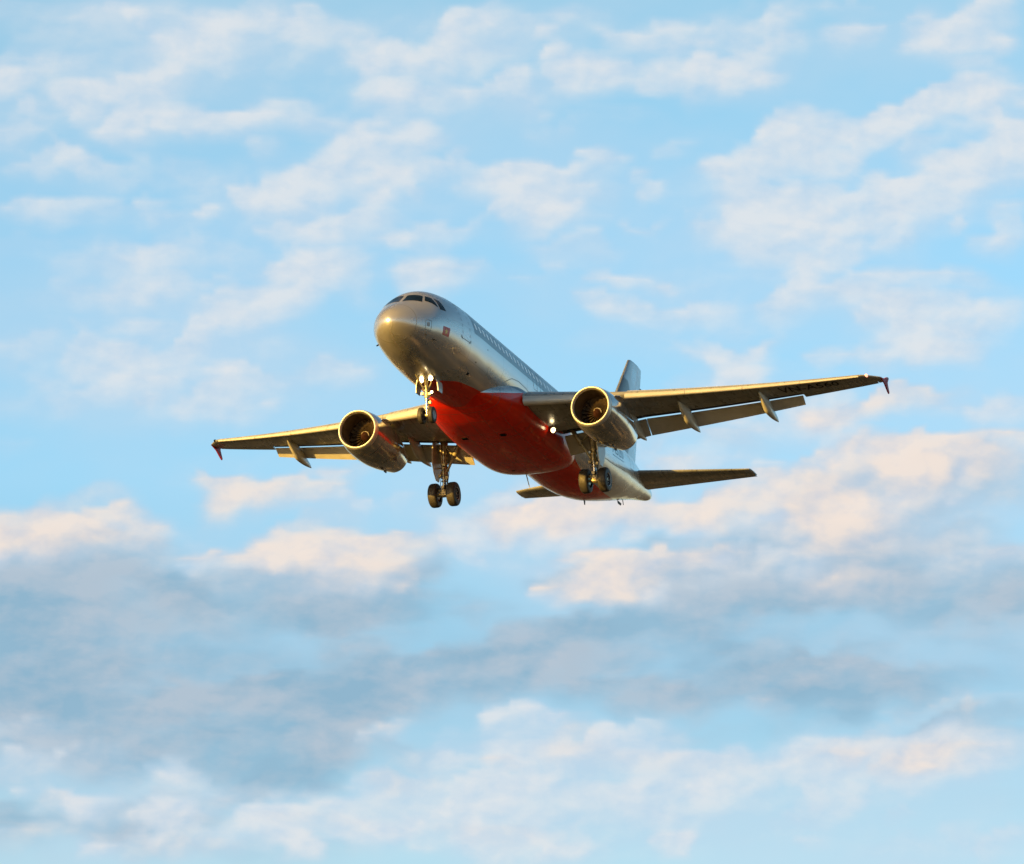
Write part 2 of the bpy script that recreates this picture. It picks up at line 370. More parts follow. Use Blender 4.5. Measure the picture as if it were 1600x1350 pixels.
PW = scatter(COVER[0], 420, 7, .22, .60, 1.15, .10)
PP = scatter(COVER[2], 90, 11, .20, .45, 1.2, .20)
PG = scatter(COVER[1], 120, 5, .20, .45, 1.7, .25)
GRID = [np.clip(np.maximum(COVER[k] * .85, 1 - (1 - COVER[k] * f) * (1 - bank_cover(p_, gxw, gyw))), 0, 1)
        for k, (p_, f) in enumerate(((PW, .66), (PG, .80), (PP, .75)))]
field = None
for i in range(len(ROWS)):
    rc = nd(wt, 'ShaderNodeRGBCurve')
    rc.mapping.use_clip = False
    for ch in range(3):
        cu3 = rc.mapping.curves[ch]
        vals = GRID[ch][i]
        keep = [0] + [j for j in range(1, len(GX) - 1) if not (vals[j] == 0 and vals[j - 1] == 0 and vals[j + 1] == 0)] + [len(GX) - 1]
        cu3.points[0].location = (0.0, vals[0])
        cu3.points[1].location = (1.0, vals[-1])
        for j in keep[1:-1]:
            cu3.points.new(j / (len(GX) - 1), vals[j])
        for p_ in cu3.points:
            p_.handle_type = 'AUTO_CLAMPED'
    rc.mapping.update()
    if field is None:
        src = ufac
    else:               # tie to the running sum: keeps the shader's working memory small
        src = vmt(wt, 'MULTIPLY_ADD', field, (1e-7, 1e-7, 1e-7), ufac)
    L.new(src, rc.inputs[1])
    if i % 6 == 5:
        row_s = mth(wt, 'MULTIPLY_ADD', field, 1e-7, row)
    elif i == 0:
        row_s = row
    tent = mth(wt, 'SUBTRACT', 1.0, mth(wt, 'ABSOLUTE', mth(wt, 'SUBTRACT', row_s, float(i))), clamp=True)
    field = vmt(wt, 'MULTIPLY_ADD', rc.outputs[0], tent, field if field is not None else (0, 0, 0))
field = vmt(wt, 'MULTIPLY', field, (FMAX, FMAX, FMAX))
sf = nd(wt, 'ShaderNodeSeparateXYZ')
L.new(field, sf.inputs[0])
wuv2 = vmt(wt, 'MULTIPLY_ADD', field, (1e-7, 1e-7, 0), wuv)

fb = noise(wt, vmt(wt, 'MULTIPLY', wuv2, (0.55, 1.35, 1)), 8.0, 5, 0.55)
fine = noise(wt, vmt(wt, 'MULTIPLY', wuv2, (0.7, 1.3, 1)), 26.0, 4, 0.55)
veil = noise(wt, vmt(wt, 'MULTIPLY', wuv2, (0.6, 1.2, 1)), 3.2, 4, 0.5)


# puffs: a billowy height, also sampled a little to the lower right so that upper left flanks come out lit
def puff(vec):
    a_ = noise(wt, vmt(wt, 'MULTIPLY', vec, (0.80, 1.15, 1)), 14.0, 4, 0.48)
    return a_.outputs[0]


hp = puff(wuv2)
hq = puff(vmt(wt, 'ADD', wuv2, (0.011, -0.013, 0)))
relief = mth(wt, 'SUBTRACT', hp, hq)


def density(cover, amp, lo=0.06, hi=0.80):
    """break the smooth cover up with the billows of the cloud"""
    n_ = mth(wt, 'MULTIPLY_ADD', fine.outputs[0], 0.25, mth(wt, 'MULTIPLY', hp, 0.75))
    k = mth(wt, 'MULTIPLY_ADD', mth(wt, 'SUBTRACT', n_, 0.5), amp, cover)
    gate = maprange(wt, cover, 0.0, 0.12)
    return mth(wt, 'MULTIPLY', maprange(wt, k, lo, hi), gate)


# a scattered cloud deck over the rest of the sky (everything outside the photographed patch)
dk = vmt(wt, 'SCALE', tc.outputs['Generated'])
zc_ = mth(wt, 'MAXIMUM', sepd.outputs[2], 0.04)
dk.node.inputs[3].default_value = 1.0
L.new(mth(wt, 'DIVIDE', 1.0, zc_), dk.node.inputs[3])
deck = noise(wt, dk, 1.3, 6, 0.58)
r2 = vmt(wt, 'LENGTH', vmt(wt, 'MULTIPLY', uv, (1.0, 1.15, 0)))
lv = [n for n in N if n.type == 'VECT_MATH' and n.operation == 'LENGTH'][-1].outputs[1]
outside = maprange(wt, lv, 0.85, 1.7)
dgen = mth(wt, 'MULTIPLY', maprange(wt, deck.outputs[0], 0.56, 0.72), outside)

inside = mth(wt, 'SUBTRACT', 1.0, outside)
dW = density(sf.outputs[0], 0.36, 0.0, 0.95)
dV = mth(wt, 'MULTIPLY', maprange(wt, veil.outputs[0], 0.28, 0.70, 0.08, 0.52), inside)
dG = density(sf.outputs[1], 0.42, 0.0, 0.9)
dP = density(sf.outputs[2], 0.34, 0.0, 0.92)


def sc(c):
    return tuple(x / WS for x in c)


mot = maprange(wt, fb.outputs[0], 0.32, 0.68)
c = mixc(wt, mth(wt, 'MULTIPLY', dgen, 0.75), sky_c, sc(lin(176, 168, 170)))
c = mixc(wt, dV, c, sc(lin(192, 216, 235)))
grey_c = mixc(wt, mth(wt, 'ADD', mot, mth(wt, 'MULTIPLY', relief, 2.5), clamp=True), sc(lin(143, 180, 204)), sc(lin(178, 194, 209)))
c = mixc(wt, mth(wt, 'MULTIPLY', dG, 0.95), c, grey_c)
lift = mth(wt, 'MULTIPLY', relief, 3.0)
white_c = mixc(wt, mth(wt, 'ADD', mth(wt, 'MULTIPLY', dW, 0.75), lift, clamp=True), sc(lin(196, 216, 234)), sc(lin(226, 230, 234)))
c = mixc(wt, mth(wt, 'MULTIPLY', dW, 0.92), c, white_c)
peach_c = mixc(wt, mth(wt, 'ADD', mth(wt, 'MULTIPLY', dP, 0.85), lift, clamp=True), sc(lin(208, 210, 220)), sc(lin(248, 230, 216)))
c = mixc(wt, mth(wt, 'MULTIPLY', dP, 0.84), c, peach_c)
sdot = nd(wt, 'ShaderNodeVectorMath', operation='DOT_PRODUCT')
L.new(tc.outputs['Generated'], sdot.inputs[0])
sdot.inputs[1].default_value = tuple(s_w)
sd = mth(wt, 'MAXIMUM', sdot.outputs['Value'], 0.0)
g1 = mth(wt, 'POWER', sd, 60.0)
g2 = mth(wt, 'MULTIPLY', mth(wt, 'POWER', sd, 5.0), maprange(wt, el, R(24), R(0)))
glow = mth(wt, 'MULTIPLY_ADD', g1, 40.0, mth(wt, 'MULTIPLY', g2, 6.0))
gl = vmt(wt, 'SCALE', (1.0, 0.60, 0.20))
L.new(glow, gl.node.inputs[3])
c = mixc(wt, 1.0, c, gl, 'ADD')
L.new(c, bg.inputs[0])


# ------------------------------------------------------------------ materials
def new_mat(name):
    m = bpy.data.materials.new(name)
    m.use_nodes = True
    t = m.node_tree
    return m, t, t.nodes['Principled BSDF']


def simple(name, col, rough=0.4, metal=0.0, coat=0.0, var=0.12, scale=2.5, bump=0.0, spec=0.5, rvar=0.1, emit=None):
    m, t, b = new_mat(name)
    co = nd(t, 'ShaderNodeTexCoord').outputs['Object']
    n = noise(t, co, scale, 5, 0.6)
    f = maprange(t, n.outputs[0], 0.3, 0.7)
    dark = tuple(x * (1 - var) for x in col)
    lite = tuple(min(1, x * (1 + var * .6)) for x in col)
    setin(t, b.inputs['Base Color'], mixc(t, f, dark, lite))
    setin(t, b.inputs['Roughness'], maprange(t, n.outputs[0], 0.3, 0.7, max(0.02, rough - rvar), rough + rvar))
    b.inputs['Metallic'].default_value = metal
    b.inputs['Coat Weight'].default_value = coat
    b.inputs['Coat Roughness'].default_value = 0.06
    b.inputs['Specular IOR Level'].default_value = spec
    if bump:
        bn = nd(t, 'ShaderNodeBump')
        bn.inputs['Strength'].default_value = bump
        bn.inputs['Distance'].default_value = 0.02
        nb = noise(t, co, scale * 1.3, 1.0, 0.4)
        t.links.new(nb.outputs[0], bn.inputs['Height'])
        t.links.new(bn.outputs[0], b.inputs['Normal'])
    if emit:
        b.inputs['Emission Color'].default_value = emit[0] + (1,)
        b.inputs['Emission Strength'].default_value = emit[1]
    return m


RED = (0.72, 0.020, 0.002)
SILVER = (0.52, 0.51, 0.50)


def fuselage_paint(name, use_curve, fairing=False):
    """silver flake paint with the red belly; u = x / 40, v = angle from the keel / pi (a UV layer of the mesh)"""
    m, t, b = new_mat(name)
    uvn = nd(t, 'ShaderNodeUVMap')
    uvn.uv_map = 'hull'
    sp = nd(t, 'ShaderNodeSeparateXYZ')
    t.links.new(uvn.outputs[0], sp.inputs[0])
    u, v = sp.outputs[0], sp.outputs[1]
    co = nd(t, 'ShaderNodeTexCoord').outputs['Object']
    fc = nd(t, 'ShaderNodeFloatCurve')
    t.links.new(u, fc.inputs[1])
    cv_ = fc.mapping.curves[0]
    pts = use_curve
    cv_.points[0].location = (0, 0)
    cv_.points[1].location = (1, 0)
    for x, th in pts:
        cv_.points.new(x / 40.0, th / 180.0)
    for p in cv_.points:
        p.handle_type = 'VECTOR' if p.location[1] == 0 else 'AUTO'
    fc.mapping.update()
    redm = maprange(t, mth(t, 'SUBTRACT', fc.outputs[0], v), -0.0012, 0.0012, 0, 1, False)
    # real seams: hoop joints and two long laps
    x40 = mth(t, 'MULTIPLY', u, 40.0)
    seam = None
    for sx in (0.95, 5.62, 9.9, 13.2, 16.9, 20.6, 24.4, 28.2, 31.6, 35.0):
        d = mth(t, 'ABSOLUTE', mth(t, 'SUBTRACT', x40, sx))
        k = mth(t, 'LESS_THAN', d, 0.018)
        seam = k if seam is None else mth(t, 'MAXIMUM', seam, k)
    for sv in ((62, 101, 128) if not fairing else (70,)):
        d = mth(t, 'ABSOLUTE', mth(t, 'SUBTRACT', v, sv / 180.0))
        k = mth(t, 'MULTIPLY', mth(t, 'LESS_THAN', d, 0.0022), mth(t, 'GREATER_THAN', x40, 3.6))
        seam = mth(t, 'MAXIMUM', seam, k)
    if fairing:
        so = nd(t, 'ShaderNodeSeparateXYZ')
        t.links.new(co, so.inputs[0])
        ay = mth(t, 'ABSOLUTE', so.outputs[1])
        flat = mth(t, 'LESS_THAN', v, 0.20)
        for yy in (0.0, 0.72, 1.55):
            k = mth(t, 'MULTIPLY', flat, mth(t, 'LESS_THAN', mth(t, 'ABSOLUTE', mth(t, 'SUBTRACT', ay, yy)), .013))
            seam = mth(t, 'MAXIMUM', seam, k)
        fx = mth(t, 'ABSOLUTE', mth(t, 'SUBTRACT', mth(t, 'FRACT', mth(t, 'DIVIDE', x40, 1.45)), .5))
        seam = mth(t, 'MAXIMUM', seam, mth(t, 'LESS_THAN', fx, .009))
    # darker base colour over the window band, starting aft of the front door
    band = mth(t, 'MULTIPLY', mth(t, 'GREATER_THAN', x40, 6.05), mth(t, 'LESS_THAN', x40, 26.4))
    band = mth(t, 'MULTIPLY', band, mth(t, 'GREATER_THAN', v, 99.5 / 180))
    dn = noise(t, vmt(t, 'MULTIPLY', co, (0.35, 1.0, 1.0)), 0.9, 3, 0.5)
    st = noise(t, vmt(t, 'MULTIPLY', co, (0.16, 2.2, 2.2)), 1.6, 3, 0.5)
    silver = mixc(t, maprange(t, dn.outputs[0], 0.3, 0.7), tuple(x * .92 for x in SILVER), tuple(x * 1.06 for x in SILVER))
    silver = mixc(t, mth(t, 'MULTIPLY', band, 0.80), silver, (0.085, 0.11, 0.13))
    red = mixc(t, maprange(t, st.outputs[0], 0.3, 0.7), tuple(x * .85 for x in RED), RED)
    base = mixc(t, redm, silver, red)
    grime = mth(t, 'MULTIPLY', maprange(t, st.outputs[0], 0.52, 0.75), maprange(t, v, 0.42, 0.12, 0.0, 0.13))
    base = mixc(t, grime, base, (0.10, 0.085, 0.065))
    base = mixc(t, mth(t, 'MULTIPLY', seam, 0.6 if fairing else 0.28), base, (0.09, 0.09, 0.09))
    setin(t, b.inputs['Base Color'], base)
    setin(t, b.inputs['Metallic'], mth(t, 'MULTIPLY_ADD', redm, -0.72, 0.72))
    setin(t, b.inputs['Roughness'], maprange(t, dn.outputs[0], 0.3, 0.7, 0.25, 0.32))
    setin(t, b.inputs['Specular IOR Level'], mth(t, 'MULTIPLY_ADD', redm, -0.38, 0.5))
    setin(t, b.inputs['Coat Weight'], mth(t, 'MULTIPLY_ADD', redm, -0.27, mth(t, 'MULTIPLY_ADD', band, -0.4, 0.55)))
    b.inputs['Coat Roughness'].default_value = 0.05
    # skin waviness between the frames
    wv = noise(t, vmt(t, 'MULTIPLY', co, (0.45, 0.9, 0.9)), 1.3, 1, 0.4)
    bn = nd(t, 'ShaderNodeBump')
    bn.inputs['Strength'].default_value = 0.5
    bn.inputs['Distance'].default_value = 0.035
    t.links.new(wv.outputs[0], bn.inputs['Height'])
    t.links.new(bn.outputs[0], b.inputs['Normal'])
    t.links.new(bn.outputs[0], b.inputs['Coat Normal'])
    return m


RED_CURVE = [(4.9, 0), (5.02, 8), (5.45, 17.5), (5.8, 23), (6.4, 30.5), (7.6, 36), (9.07, 41), (10.96, 55), (12.4, 66), (13.8, 79), (15.0, 84),
             (18.0, 84), (20.0, 62), (22.4, 45.5), (24.2, 41), (26.0, 37), (27.6, 31), (29.0, 25), (30.2, 18), (31.1, 8), (31.5, 0)]
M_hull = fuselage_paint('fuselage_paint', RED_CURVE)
FAIR_CURVE = [(x, (z + 3.0) / 4.0 * 180.0) for x, z in ((8.0, -1.75), (9.07, -1.57), (10.0, -1.34), (10.96, -1.10), (12.4, -.70), (13.8, -.36), (15.0, -.2), (18.0, -.2), (20.2, -.4), (20.55, -1.0), (20.9, -2.95))] + [(21.2, 0)]
M_fair = fuselage_paint('fairing_paint', FAIR_CURVE, True)
def wing_paint(name):
    m, t, b = new_mat(name)
    uvn = nd(t, 'ShaderNodeUVMap')
    uvn.uv_map = 'hull'
    sp = nd(t, 'ShaderNodeSeparateXYZ')
    t.links.new(uvn.outputs[0], sp.inputs[0])
    u, v = sp.outputs[0], sp.outputs[1]
    co = nd(t, 'ShaderNodeTexCoord').outputs['Object']
    seam = None
    for f, wd in ((.17, .0045), (.34, .003), (.58, .004), (.70, .004)):
        k = mth(t, 'LESS_THAN', mth(t, 'ABSOLUTE', mth(t, 'SUBTRACT', u, f)), wd)
        seam = k if seam is None else mth(t, 'MAXIMUM', seam, k)
    fr = mth(t, 'ABSOLUTE', mth(t, 'SUBTRACT', mth(t, 'FRACT', mth(t, 'MULTIPLY', v, 11.0)), .5))
    seam = mth(t, 'MAXIMUM', seam, mth(t, 'LESS_THAN', fr, .016))
    # row of oval tank access covers between the spars
    ox_ = mth(t, 'DIVIDE', mth(t, 'SUBTRACT', u, .42), .055)
    oy_ = mth(t, 'MULTIPLY', mth(t, 'SUBTRACT', mth(t, 'FRACT', mth(t, 'MULTIPLY', v, 22.0)), .5), 2.9)
    rr = mth(t, 'SQRT', mth(t, 'ADD', mth(t, 'MULTIPLY', ox_, ox_), mth(t, 'MULTIPLY', oy_, oy_)))
    ov = mth(t, 'LESS_THAN', mth(t, 'ABSOLUTE', mth(t, 'SUBTRACT', rr, 1.0)), .14)
    seam = mth(t, 'MAXIMUM', seam, ov)
    n1 = noise(t, vmt(t, 'MULTIPLY', co, (.22, 1.4, 1.0)), 1.8, 5, .6)
    n2 = noise(t, co, .5, 3, .5)
    base = mixc(t, maprange(t, n2.outputs[0], .35, .65), (.25, .255, .25), (.34, .345, .335))
    base = mixc(t, mth(t, 'MULTIPLY', maprange(t, n1.outputs[0], .52, .72), .45), base, (.12, .105, .08))
    base = mixc(t, mth(t, 'MULTIPLY', seam, .5), base, (.06, .055, .05))
    setin(t, b.inputs['Base Color'], base)
    setin(t, b.inputs['Roughness'], maprange(t, n1.outputs[0], .3, .7, .24, .36))
    b.inputs['Metallic'].default_value = .2
    b.inputs['Coat Weight'].default_value = .2
    b.inputs['Coat Roughness'].default_value = .08
    return m


M_wing = wing_paint('wing_grey_paint')
M_flap = simple('flap_grey_paint', (0.42, 0.41, 0.38), 0.42, 0.0, 0.1, 0.12, 1.1)
M_slat = simple('slat_metal_paint', (0.50, 0.49, 0.46), 0.38, 0.15, 0.1, 0.06, 1.5)
M_canoe = simple('fairing_grey_paint', (0.54, 0.53, 0.48), 0.36, 0.0, 0.3, 0.12, 1.4)
M_tail = simple('tail_silver_paint', (0.33, 0.345, 0.36), 0.32, 0.55, 0.5, 0.08, 0.8)
M_cowl = simple('nacelle_silver_paint', (0.50, 0.48, 0.46), 0.15, 0.8, 0.5, 0.10, 0.8, bump=0.22, rvar=0.05)
M_lip = simple('polished_lip_metal', (0.62, 0.60, 0.56), 0.40, 0.6, 0.0, 0.05, 2.0, rvar=0.05)
M_duct = simple('duct_liner', (0.06, 0.040, 0.026), 0.55, 0.0, 0.0, 0.15, 5)
M_blade = simple('fan_blade_titanium', (0.20, 0.15, 0.11), 0.35, 0.8, 0.0, 0.1, 5)
M_spin = simple('spinner_rust_red', (0.035, 0.013, 0.010), 0.45, 0.0, 0.0, 0.1, 5)
M_spinw = simple('spinner_white_mark', (0.75, 0.70, 0.6), 0.4, 0.0, 0.2, 0.05, 5)
M_hot = simple('exhaust_metal', (0.30, 0.25, 0.20), 0.35, 0.9, 0.0, 0.15, 5)
M_tyre = simple('tyre_rubber', (0.030, 0.026, 0.021), 0.62, 0, 0, 0.25, 9, bump=0.3)
M_rim = simple('wheel_grey_metal', (0.55, 0.56, 0.57), 0.4, 0.3, 0, 0.1, 8)
M_rimd = simple('wheel_dark_metal', (0.05, 0.05, 0.055), 0.45, 0.4, 0, 0.15, 8)
M_gear = simple('gear_leg_paint', (0.27, 0.24, 0.15), 0.36, 0.1, 0.2, 0.16, 6)
M_chrome = simple('oleo_chrome', (0.40, 0.40, 0.40), 0.22, 1.0, 0, 0.05, 6, rvar=0.04)
M_hose = simple('hydraulic_hose', (0.025, 0.024, 0.022), 0.5, 0, 0, 0.2, 9)
M_gold = simple('brake_pack_metal', (0.36, 0.30, 0.17), 0.38, 0.6, 0, 0.25, 9)
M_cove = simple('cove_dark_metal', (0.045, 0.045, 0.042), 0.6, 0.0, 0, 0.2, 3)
M_glass = simple('cockpit_glass', (0.004, 0.007, 0.010), 0.06, 0.0, 0.0, 0.05, 3, rvar=0.02, spec=0.3)
M_pane = simple('cabin_window_pane', (0.86, 0.90, 0.92), 0.10, 0.0, 0.5, 0.05, 3, rvar=0.03, emit=((0.75, 0.92, 1.0), 0.05))  # faint glow added to brighten the panes, in place of reflected sky
M_redp = simple('fence_red_paint', (0.36, 0.022, 0.045), 0.55, 0, 0.0, 0.1, 4, spec=0.2)
M_flagr = simple('flag_red', (0.52, 0.014, 0.008), 0.4, 0, 0.3, 0.06, 6)
M_flagy = simple('flag_yellow', (0.85, 0.55, 0.06), 0.4, 0, 0.3, 0.05, 6)
M_black = simple('black_marking', (0.006, 0.006, 0.006), 0.6, 0, 0.0, 0.1, 6, spec=0.1)
M_line = simple('outline_marking', (0.20, 0.20, 0.20), 0.45, 0, 0.2, 0.1, 6)
M_title = simple('blue_grey_marking', (0.10, 0.19, 0.30), 0.4, 0, 0.3, 0.1, 6)
M_lamp = simple('lit_lamp_lens', (0.9, 0.85, 0.7), 0.2, 0, 0, 0.02, 6, emit=((1.0, 0.72, 0.32), 6.0))
M_lampw = simple('lit_landing_lens', (0.9, 0.85, 0.7), 0.2, 0, 0, 0.02, 6, emit=((1.0, 0.76, 0.42), 7.0))
M_nav = simple('lit_tip_lens', (0.9, 0.4, 0.3), 0.2, 0, 0, 0.02, 6, emit=((1.0, 0.32, 0.2), 0.9))


# ------------------------------------------------------------------ mesh helpers (aircraft axes)
class MB:
    def __init__(s):
        s.v, s.f, s.m = [], [], []

    def add(s, verts, faces, mi=0):
        o = len(s.v)
        s.v += [tuple(map(float, p)) for p in verts]
        s.f += [tuple(i + o for i in f) for f in faces]
        s.m += [mi] * len(faces)
        return s

    def loft(s, rings, closed=True, cap0=True, cap1=True, mi=0):
        n = len(rings[0])
        vv = [p for r in rings for p in r]
        ff = []
        for i in range(len(rings) - 1):
            for j in range(n if closed else n - 1):
                a, b_ = i * n + j, i * n + (j + 1) % n
                ff.append((a, b_, b_ + n, a + n))
        if cap0:
            ff.append(tuple(reversed(range(n))))
        if cap1:
            ff.append(tuple(range((len(rings) - 1) * n, len(rings) * n)))
        return s.add(vv, ff, mi)

    def tube(s, p0, p1, r0, r1=None, n=20, mi=0):
        r1 = r0 if r1 is None else r1
        p0, p1 = np.array(p0, float), np.array(p1, float)
        d = p1 - p0
        d /= np.linalg.norm(d)
        a = np.cross(d, [0, 0, 1.0] if abs(d[2]) < .9 else [1.0, 0, 0])
        a /= np.linalg.norm(a)
        b_ = np.cross(d, a)
        ring = lambda p, r: [p + r * (math.cos(t) * a + math.sin(t) * b_) for t in np.linspace(0, 2 * math.pi, n, endpoint=False)]
        return s.loft([ring(p0, r0), ring(p1, r1)], mi=mi)

    def box(s, c, sz, rot=None, mi=0, bev=0.12):
        c = np.array(c, float)
        h = np.array(sz, float) / 2
        k = min(h) * bev * 2
        Rm = np.eye(3) if rot is None else np.array(rot)
        rings = []
        for z, ins in ((-h[2], k), (-h[2] + k, 0), (h[2] - k, 0), (h[2], k)):
            x, y = h[0] - ins, h[1] - ins
            rings.append([c + Rm @ np.array(p) for p in ((-x, -y, z), (x, -y, z), (x, y, z), (-x, y, z))])
        return s.loft(rings, mi=mi)

    def lathe(s, prof, org, ax=(1, 0, 0), n=64, closed=False, mi=0, rfun=None):
        """prof: (distance along the axis, radius)"""
        org, d = np.array(org, float), np.array(ax, float)
        d /= np.linalg.norm(d)
        a = np.cross(d, [0, 0, 1.0] if abs(d[2]) < .9 else [1.0, 0, 0])
        a /= np.linalg.norm(a)
        b_ = np.cross(d, a)
        rings = []
        for x, r in prof:
            rings.append([org + d * x + max(r, 1e-4) * (math.cos(t) * a + math.sin(t) * b_) for t in np.linspace(0, 2 * math.pi, n, endpoint=False)])
        if closed:
            rings.append(rings[0])
        return s.loft(rings, cap0=False, cap1=False, mi=mi)

    def build(s, name, mat, parent, smooth=True, angle=38, label=None):
        me = bpy.data.meshes.new(name)
        me.from_pydata(s.v, [], s.f)
        mats = mat if isinstance(mat, (list, tuple)) else [mat]
        for m in mats:
            me.materials.append(m)
        if len(mats) > 1:
            me.polygons.foreach_set('material_index', s.m)
        me.validate()
        import bmesh
        bm = bmesh.new()
        bm.from_mesh(me)
        bmesh.ops.remove_doubles(bm, verts=bm.verts, dist=1e-5)
        bmesh.ops.recalc_face_normals(bm, faces=bm.faces)
        if smooth:
            for f in bm.faces:
                f.smooth = True
            for e in bm.edges:
                if len(e.link_faces) == 2 and e.calc_face_angle(0) > R(angle):
                    e.smooth = False
        bm.to_mesh(me)
        bm.free()
        o = bpy.data.objects.new(name, me)
        COL.objects.link(o)
        if parent is not None:
            o.parent = parent
        if label:
            o['label'] = label
        return o


def pchip(X, Y):
    X, Y = np.array(X, float), np.array(Y, float)
    h = np.diff(X)
    d = np.diff(Y) / h
    m = np.zeros_like(X)
    for i in range(1, len(X) - 1):
        if d[i - 1] * d[i] > 0:
            w1_, w2_ = 2 * h[i] + h[i - 1], h[i] + 2 * h[i - 1]
            m[i] = (w1_ + w2_) / (w1_ / d[i - 1] + w2_ / d[i])
    m[0], m[-1] = d[0], d[-1]

    def f(x):
        x = np.clip(x, X[0], X[-1])
        i = np.clip(np.searchsorted(X, x) - 1, 0, len(X) - 2)
        t = (x - X[i]) / h[i]
        return (1 + 2 * t) * (1 - t) ** 2 * Y[i] + t * (1 - t) ** 2 * h[i] * m[i] + t * t * (3 - 2 * t) * Y[i + 1] + t * t * (t - 1) * h[i] * m[i + 1]
    return f


# ------------------------------------------------------------------ the airliner
plane = bpy.data.objects.new('passenger_jet', None)
pm = Matrix.Identity(4)
for i in range(3):
    for j in range(3):
        pm[i][j] = M[i, j]
    pm[i][3] = A_ORG[i]
plane.matrix_world = pm
COL.objects.link(plane)
plane['label'] = 'silver twin-engine passenger jet with red belly and lowered wheels, flying below the clouds'
plane['category'] = 'airplane'

# ---- fuselage
FX = [0, .03, .1, .25, .5, .9, 1.4, 1.9, 2.4, 2.9, 3.4, 4.0, 5.0, 6.0, 7.0, 10, 20, 23.5, 25, 27, 29, 31, 33, 35, 36.3, 37.1, 37.45]
FT = [-.62, -.46, -.32, -.12, .08, .33, .60, .92, 1.28, 1.55, 1.73, 1.87, 2.0, 2.05, 2.07, 2.07, 2.07, 2.07, 2.07, 2.07, 2.06, 2.03, 1.96, 1.83, 1.70, 1.58, 1.50]
FB = [-.62, -.79, -.93, -1.09, -1.25, -1.43, -1.59, -1.72, -1.81, -1.88, -1.94, -1.99, -2.04, -2.065, -2.07, -2.07, -2.07, -2.07, -2.0, -1.72, -1.25, -.70, -.13, .42, .74, .93, 1.05]
FW = [.01, .17, .31, .50, .72, .98, 1.22, 1.40, 1.54, 1.65, 1.74, 1.82, 1.91, 1.955, 1.975, 1.975, 1.975, 1.975, 1.97, 1.9, 1.73, 1.47, 1.13, .75, .49, .33, .22]
SX = np.sqrt(FX)
_t, _b, _w = pchip(SX, FT), pchip(SX, FB), pchip(SX, FW)


def fsec(x):
    s = math.sqrt(max(x, 0))
    return float(_t(s)), float(_b(s)), float(_w(s))


def FP(x, th, off=0.0):
    """point on the fuselage skin; th in degrees from the keel, + to starboard"""
    t, b_, w = fsec(x)
    zc, h = (t + b_) / 2, (t - b_) / 2
    a = R(th)
    p = np.array([x, w * math.sin(a), zc - h * math.cos(a)])
    if off:
        e = 1e-3
        def q(xx, tt):
            t, b_, w = fsec(xx)
            return np.array([xx, w * math.sin(R(tt)), (t + b_) / 2 - (t - b_) / 2 * math.cos(R(tt))])
        du, dv = q(x + e, th) - q(max(x - e, 0), th), q(x, th + .1) - q(x, th - .1)
        n = np.cross(du, dv)
        n /= np.linalg.norm(n)
        if n @ np.array([0, math.sin(a), -math.cos(a)]) < 0:
            n = -n
        p = p + n * off
    return p


def hull_uv(o, umap):
    me = o.data
    uvl = me.uv_layers.new(name='hull')
    for lp in me.loops:
        uvl.data[lp.index].uv = umap(me.vertices[lp.vertex_index].co)


def fus_theta(co):
    t, b_, w = fsec(co[0])
    zc, h = (t + b_) / 2, (t - b_) / 2
    return (co[0] / 40.0, abs(math.atan2(abs(co[1]) / max(w, 1e-4), -(co[2] - zc) / max(h, 1e-4))) / math.pi)


xs = sorted(set([round(s * s, 5) for s in np.linspace(0.03, math.sqrt(7), 70)] + list(np.round(np.linspace(7, 37.45, 130), 4))))
mb = MB()
NA = 120
mb.loft([[FP(x, th) for th in np.linspace(-180, 180, NA, endpoint=False)] for x in xs])
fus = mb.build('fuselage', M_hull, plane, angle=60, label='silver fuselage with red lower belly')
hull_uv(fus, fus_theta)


def patch(pts, off, nx=8, ny=8, th_=0.0):
    """four (x, theta) corners -> a curved patch just proud of the skin"""
    g = []
    for i in range(nx + 1):
        for j in range(ny + 1):
            a, b_ = i / nx, j / ny
            q = [(1 - a) * (1 - b_) * pts[0][k] + a * (1 - b_) * pts[1][k] + a * b_ * pts[2][k] + (1 - a) * b_ * pts[3][k] for k in (0, 1)]
            g.append(FP(q[0], q[1], off))
    f = [(i * (ny + 1) + j, (i + 1) * (ny + 1) + j, (i + 1) * (ny + 1) + j + 1, i * (ny + 1) + j + 1) for i in range(nx) for j in range(ny)]
    return g, f


def skin_line(path, wd, off=0.004, nseg=6):
    """a thin ribbon along (x, theta) points on the skin"""
    P_ = []
    for a, b_ in zip(path[:-1], path[1:]):
        for k in range(nseg):
            t = k / nseg
            P_.append((a[0] + (b_[0] - a[0]) * t, a[1] + (b_[1] - a[1]) * t))
    P_.append(path[-1])
    vv, ff = [], []
    pts = [FP(x, th, off) for x, th in P_]
    for i, p in enumerate(pts):
        d = pts[min(i + 1, len(pts) - 1)] - pts[max(i - 1, 0)]
        n = FP(*P_[i], off + .01) - p
        s = np.cross(d, n)
        s = s / (np.linalg.norm(s) + 1e-9) * wd / 2
        vv += [p - s, p + s]
        if i:
            k = 2 * i
            ff.append((k - 2, k - 1, k + 1, k))
    return vv, ff


# cockpit panes, (x, theta) corners measured on the port side and mirrored
PANES = {'front': [(2.23, -177.0), (2.46, -152.5), (1.99, -142.6), (1.50, -176.6)],
         'side': [(2.53, -149.5), (2.74, -141.0), (2.64, -118.6), (2.17, -141.2)],
         'rear': [(2.84, -138.6), (3.10, -131.5), (3.20, -111.8), (2.74, -115.0)]}
for sgn in (1, -1):
    for k, pts in PANES.items():
        g, f = patch([(x, th * sgn) for x, th in pts], 0.006)
        MB().add(g, f).build('cockpit_window', M_glass, fus)
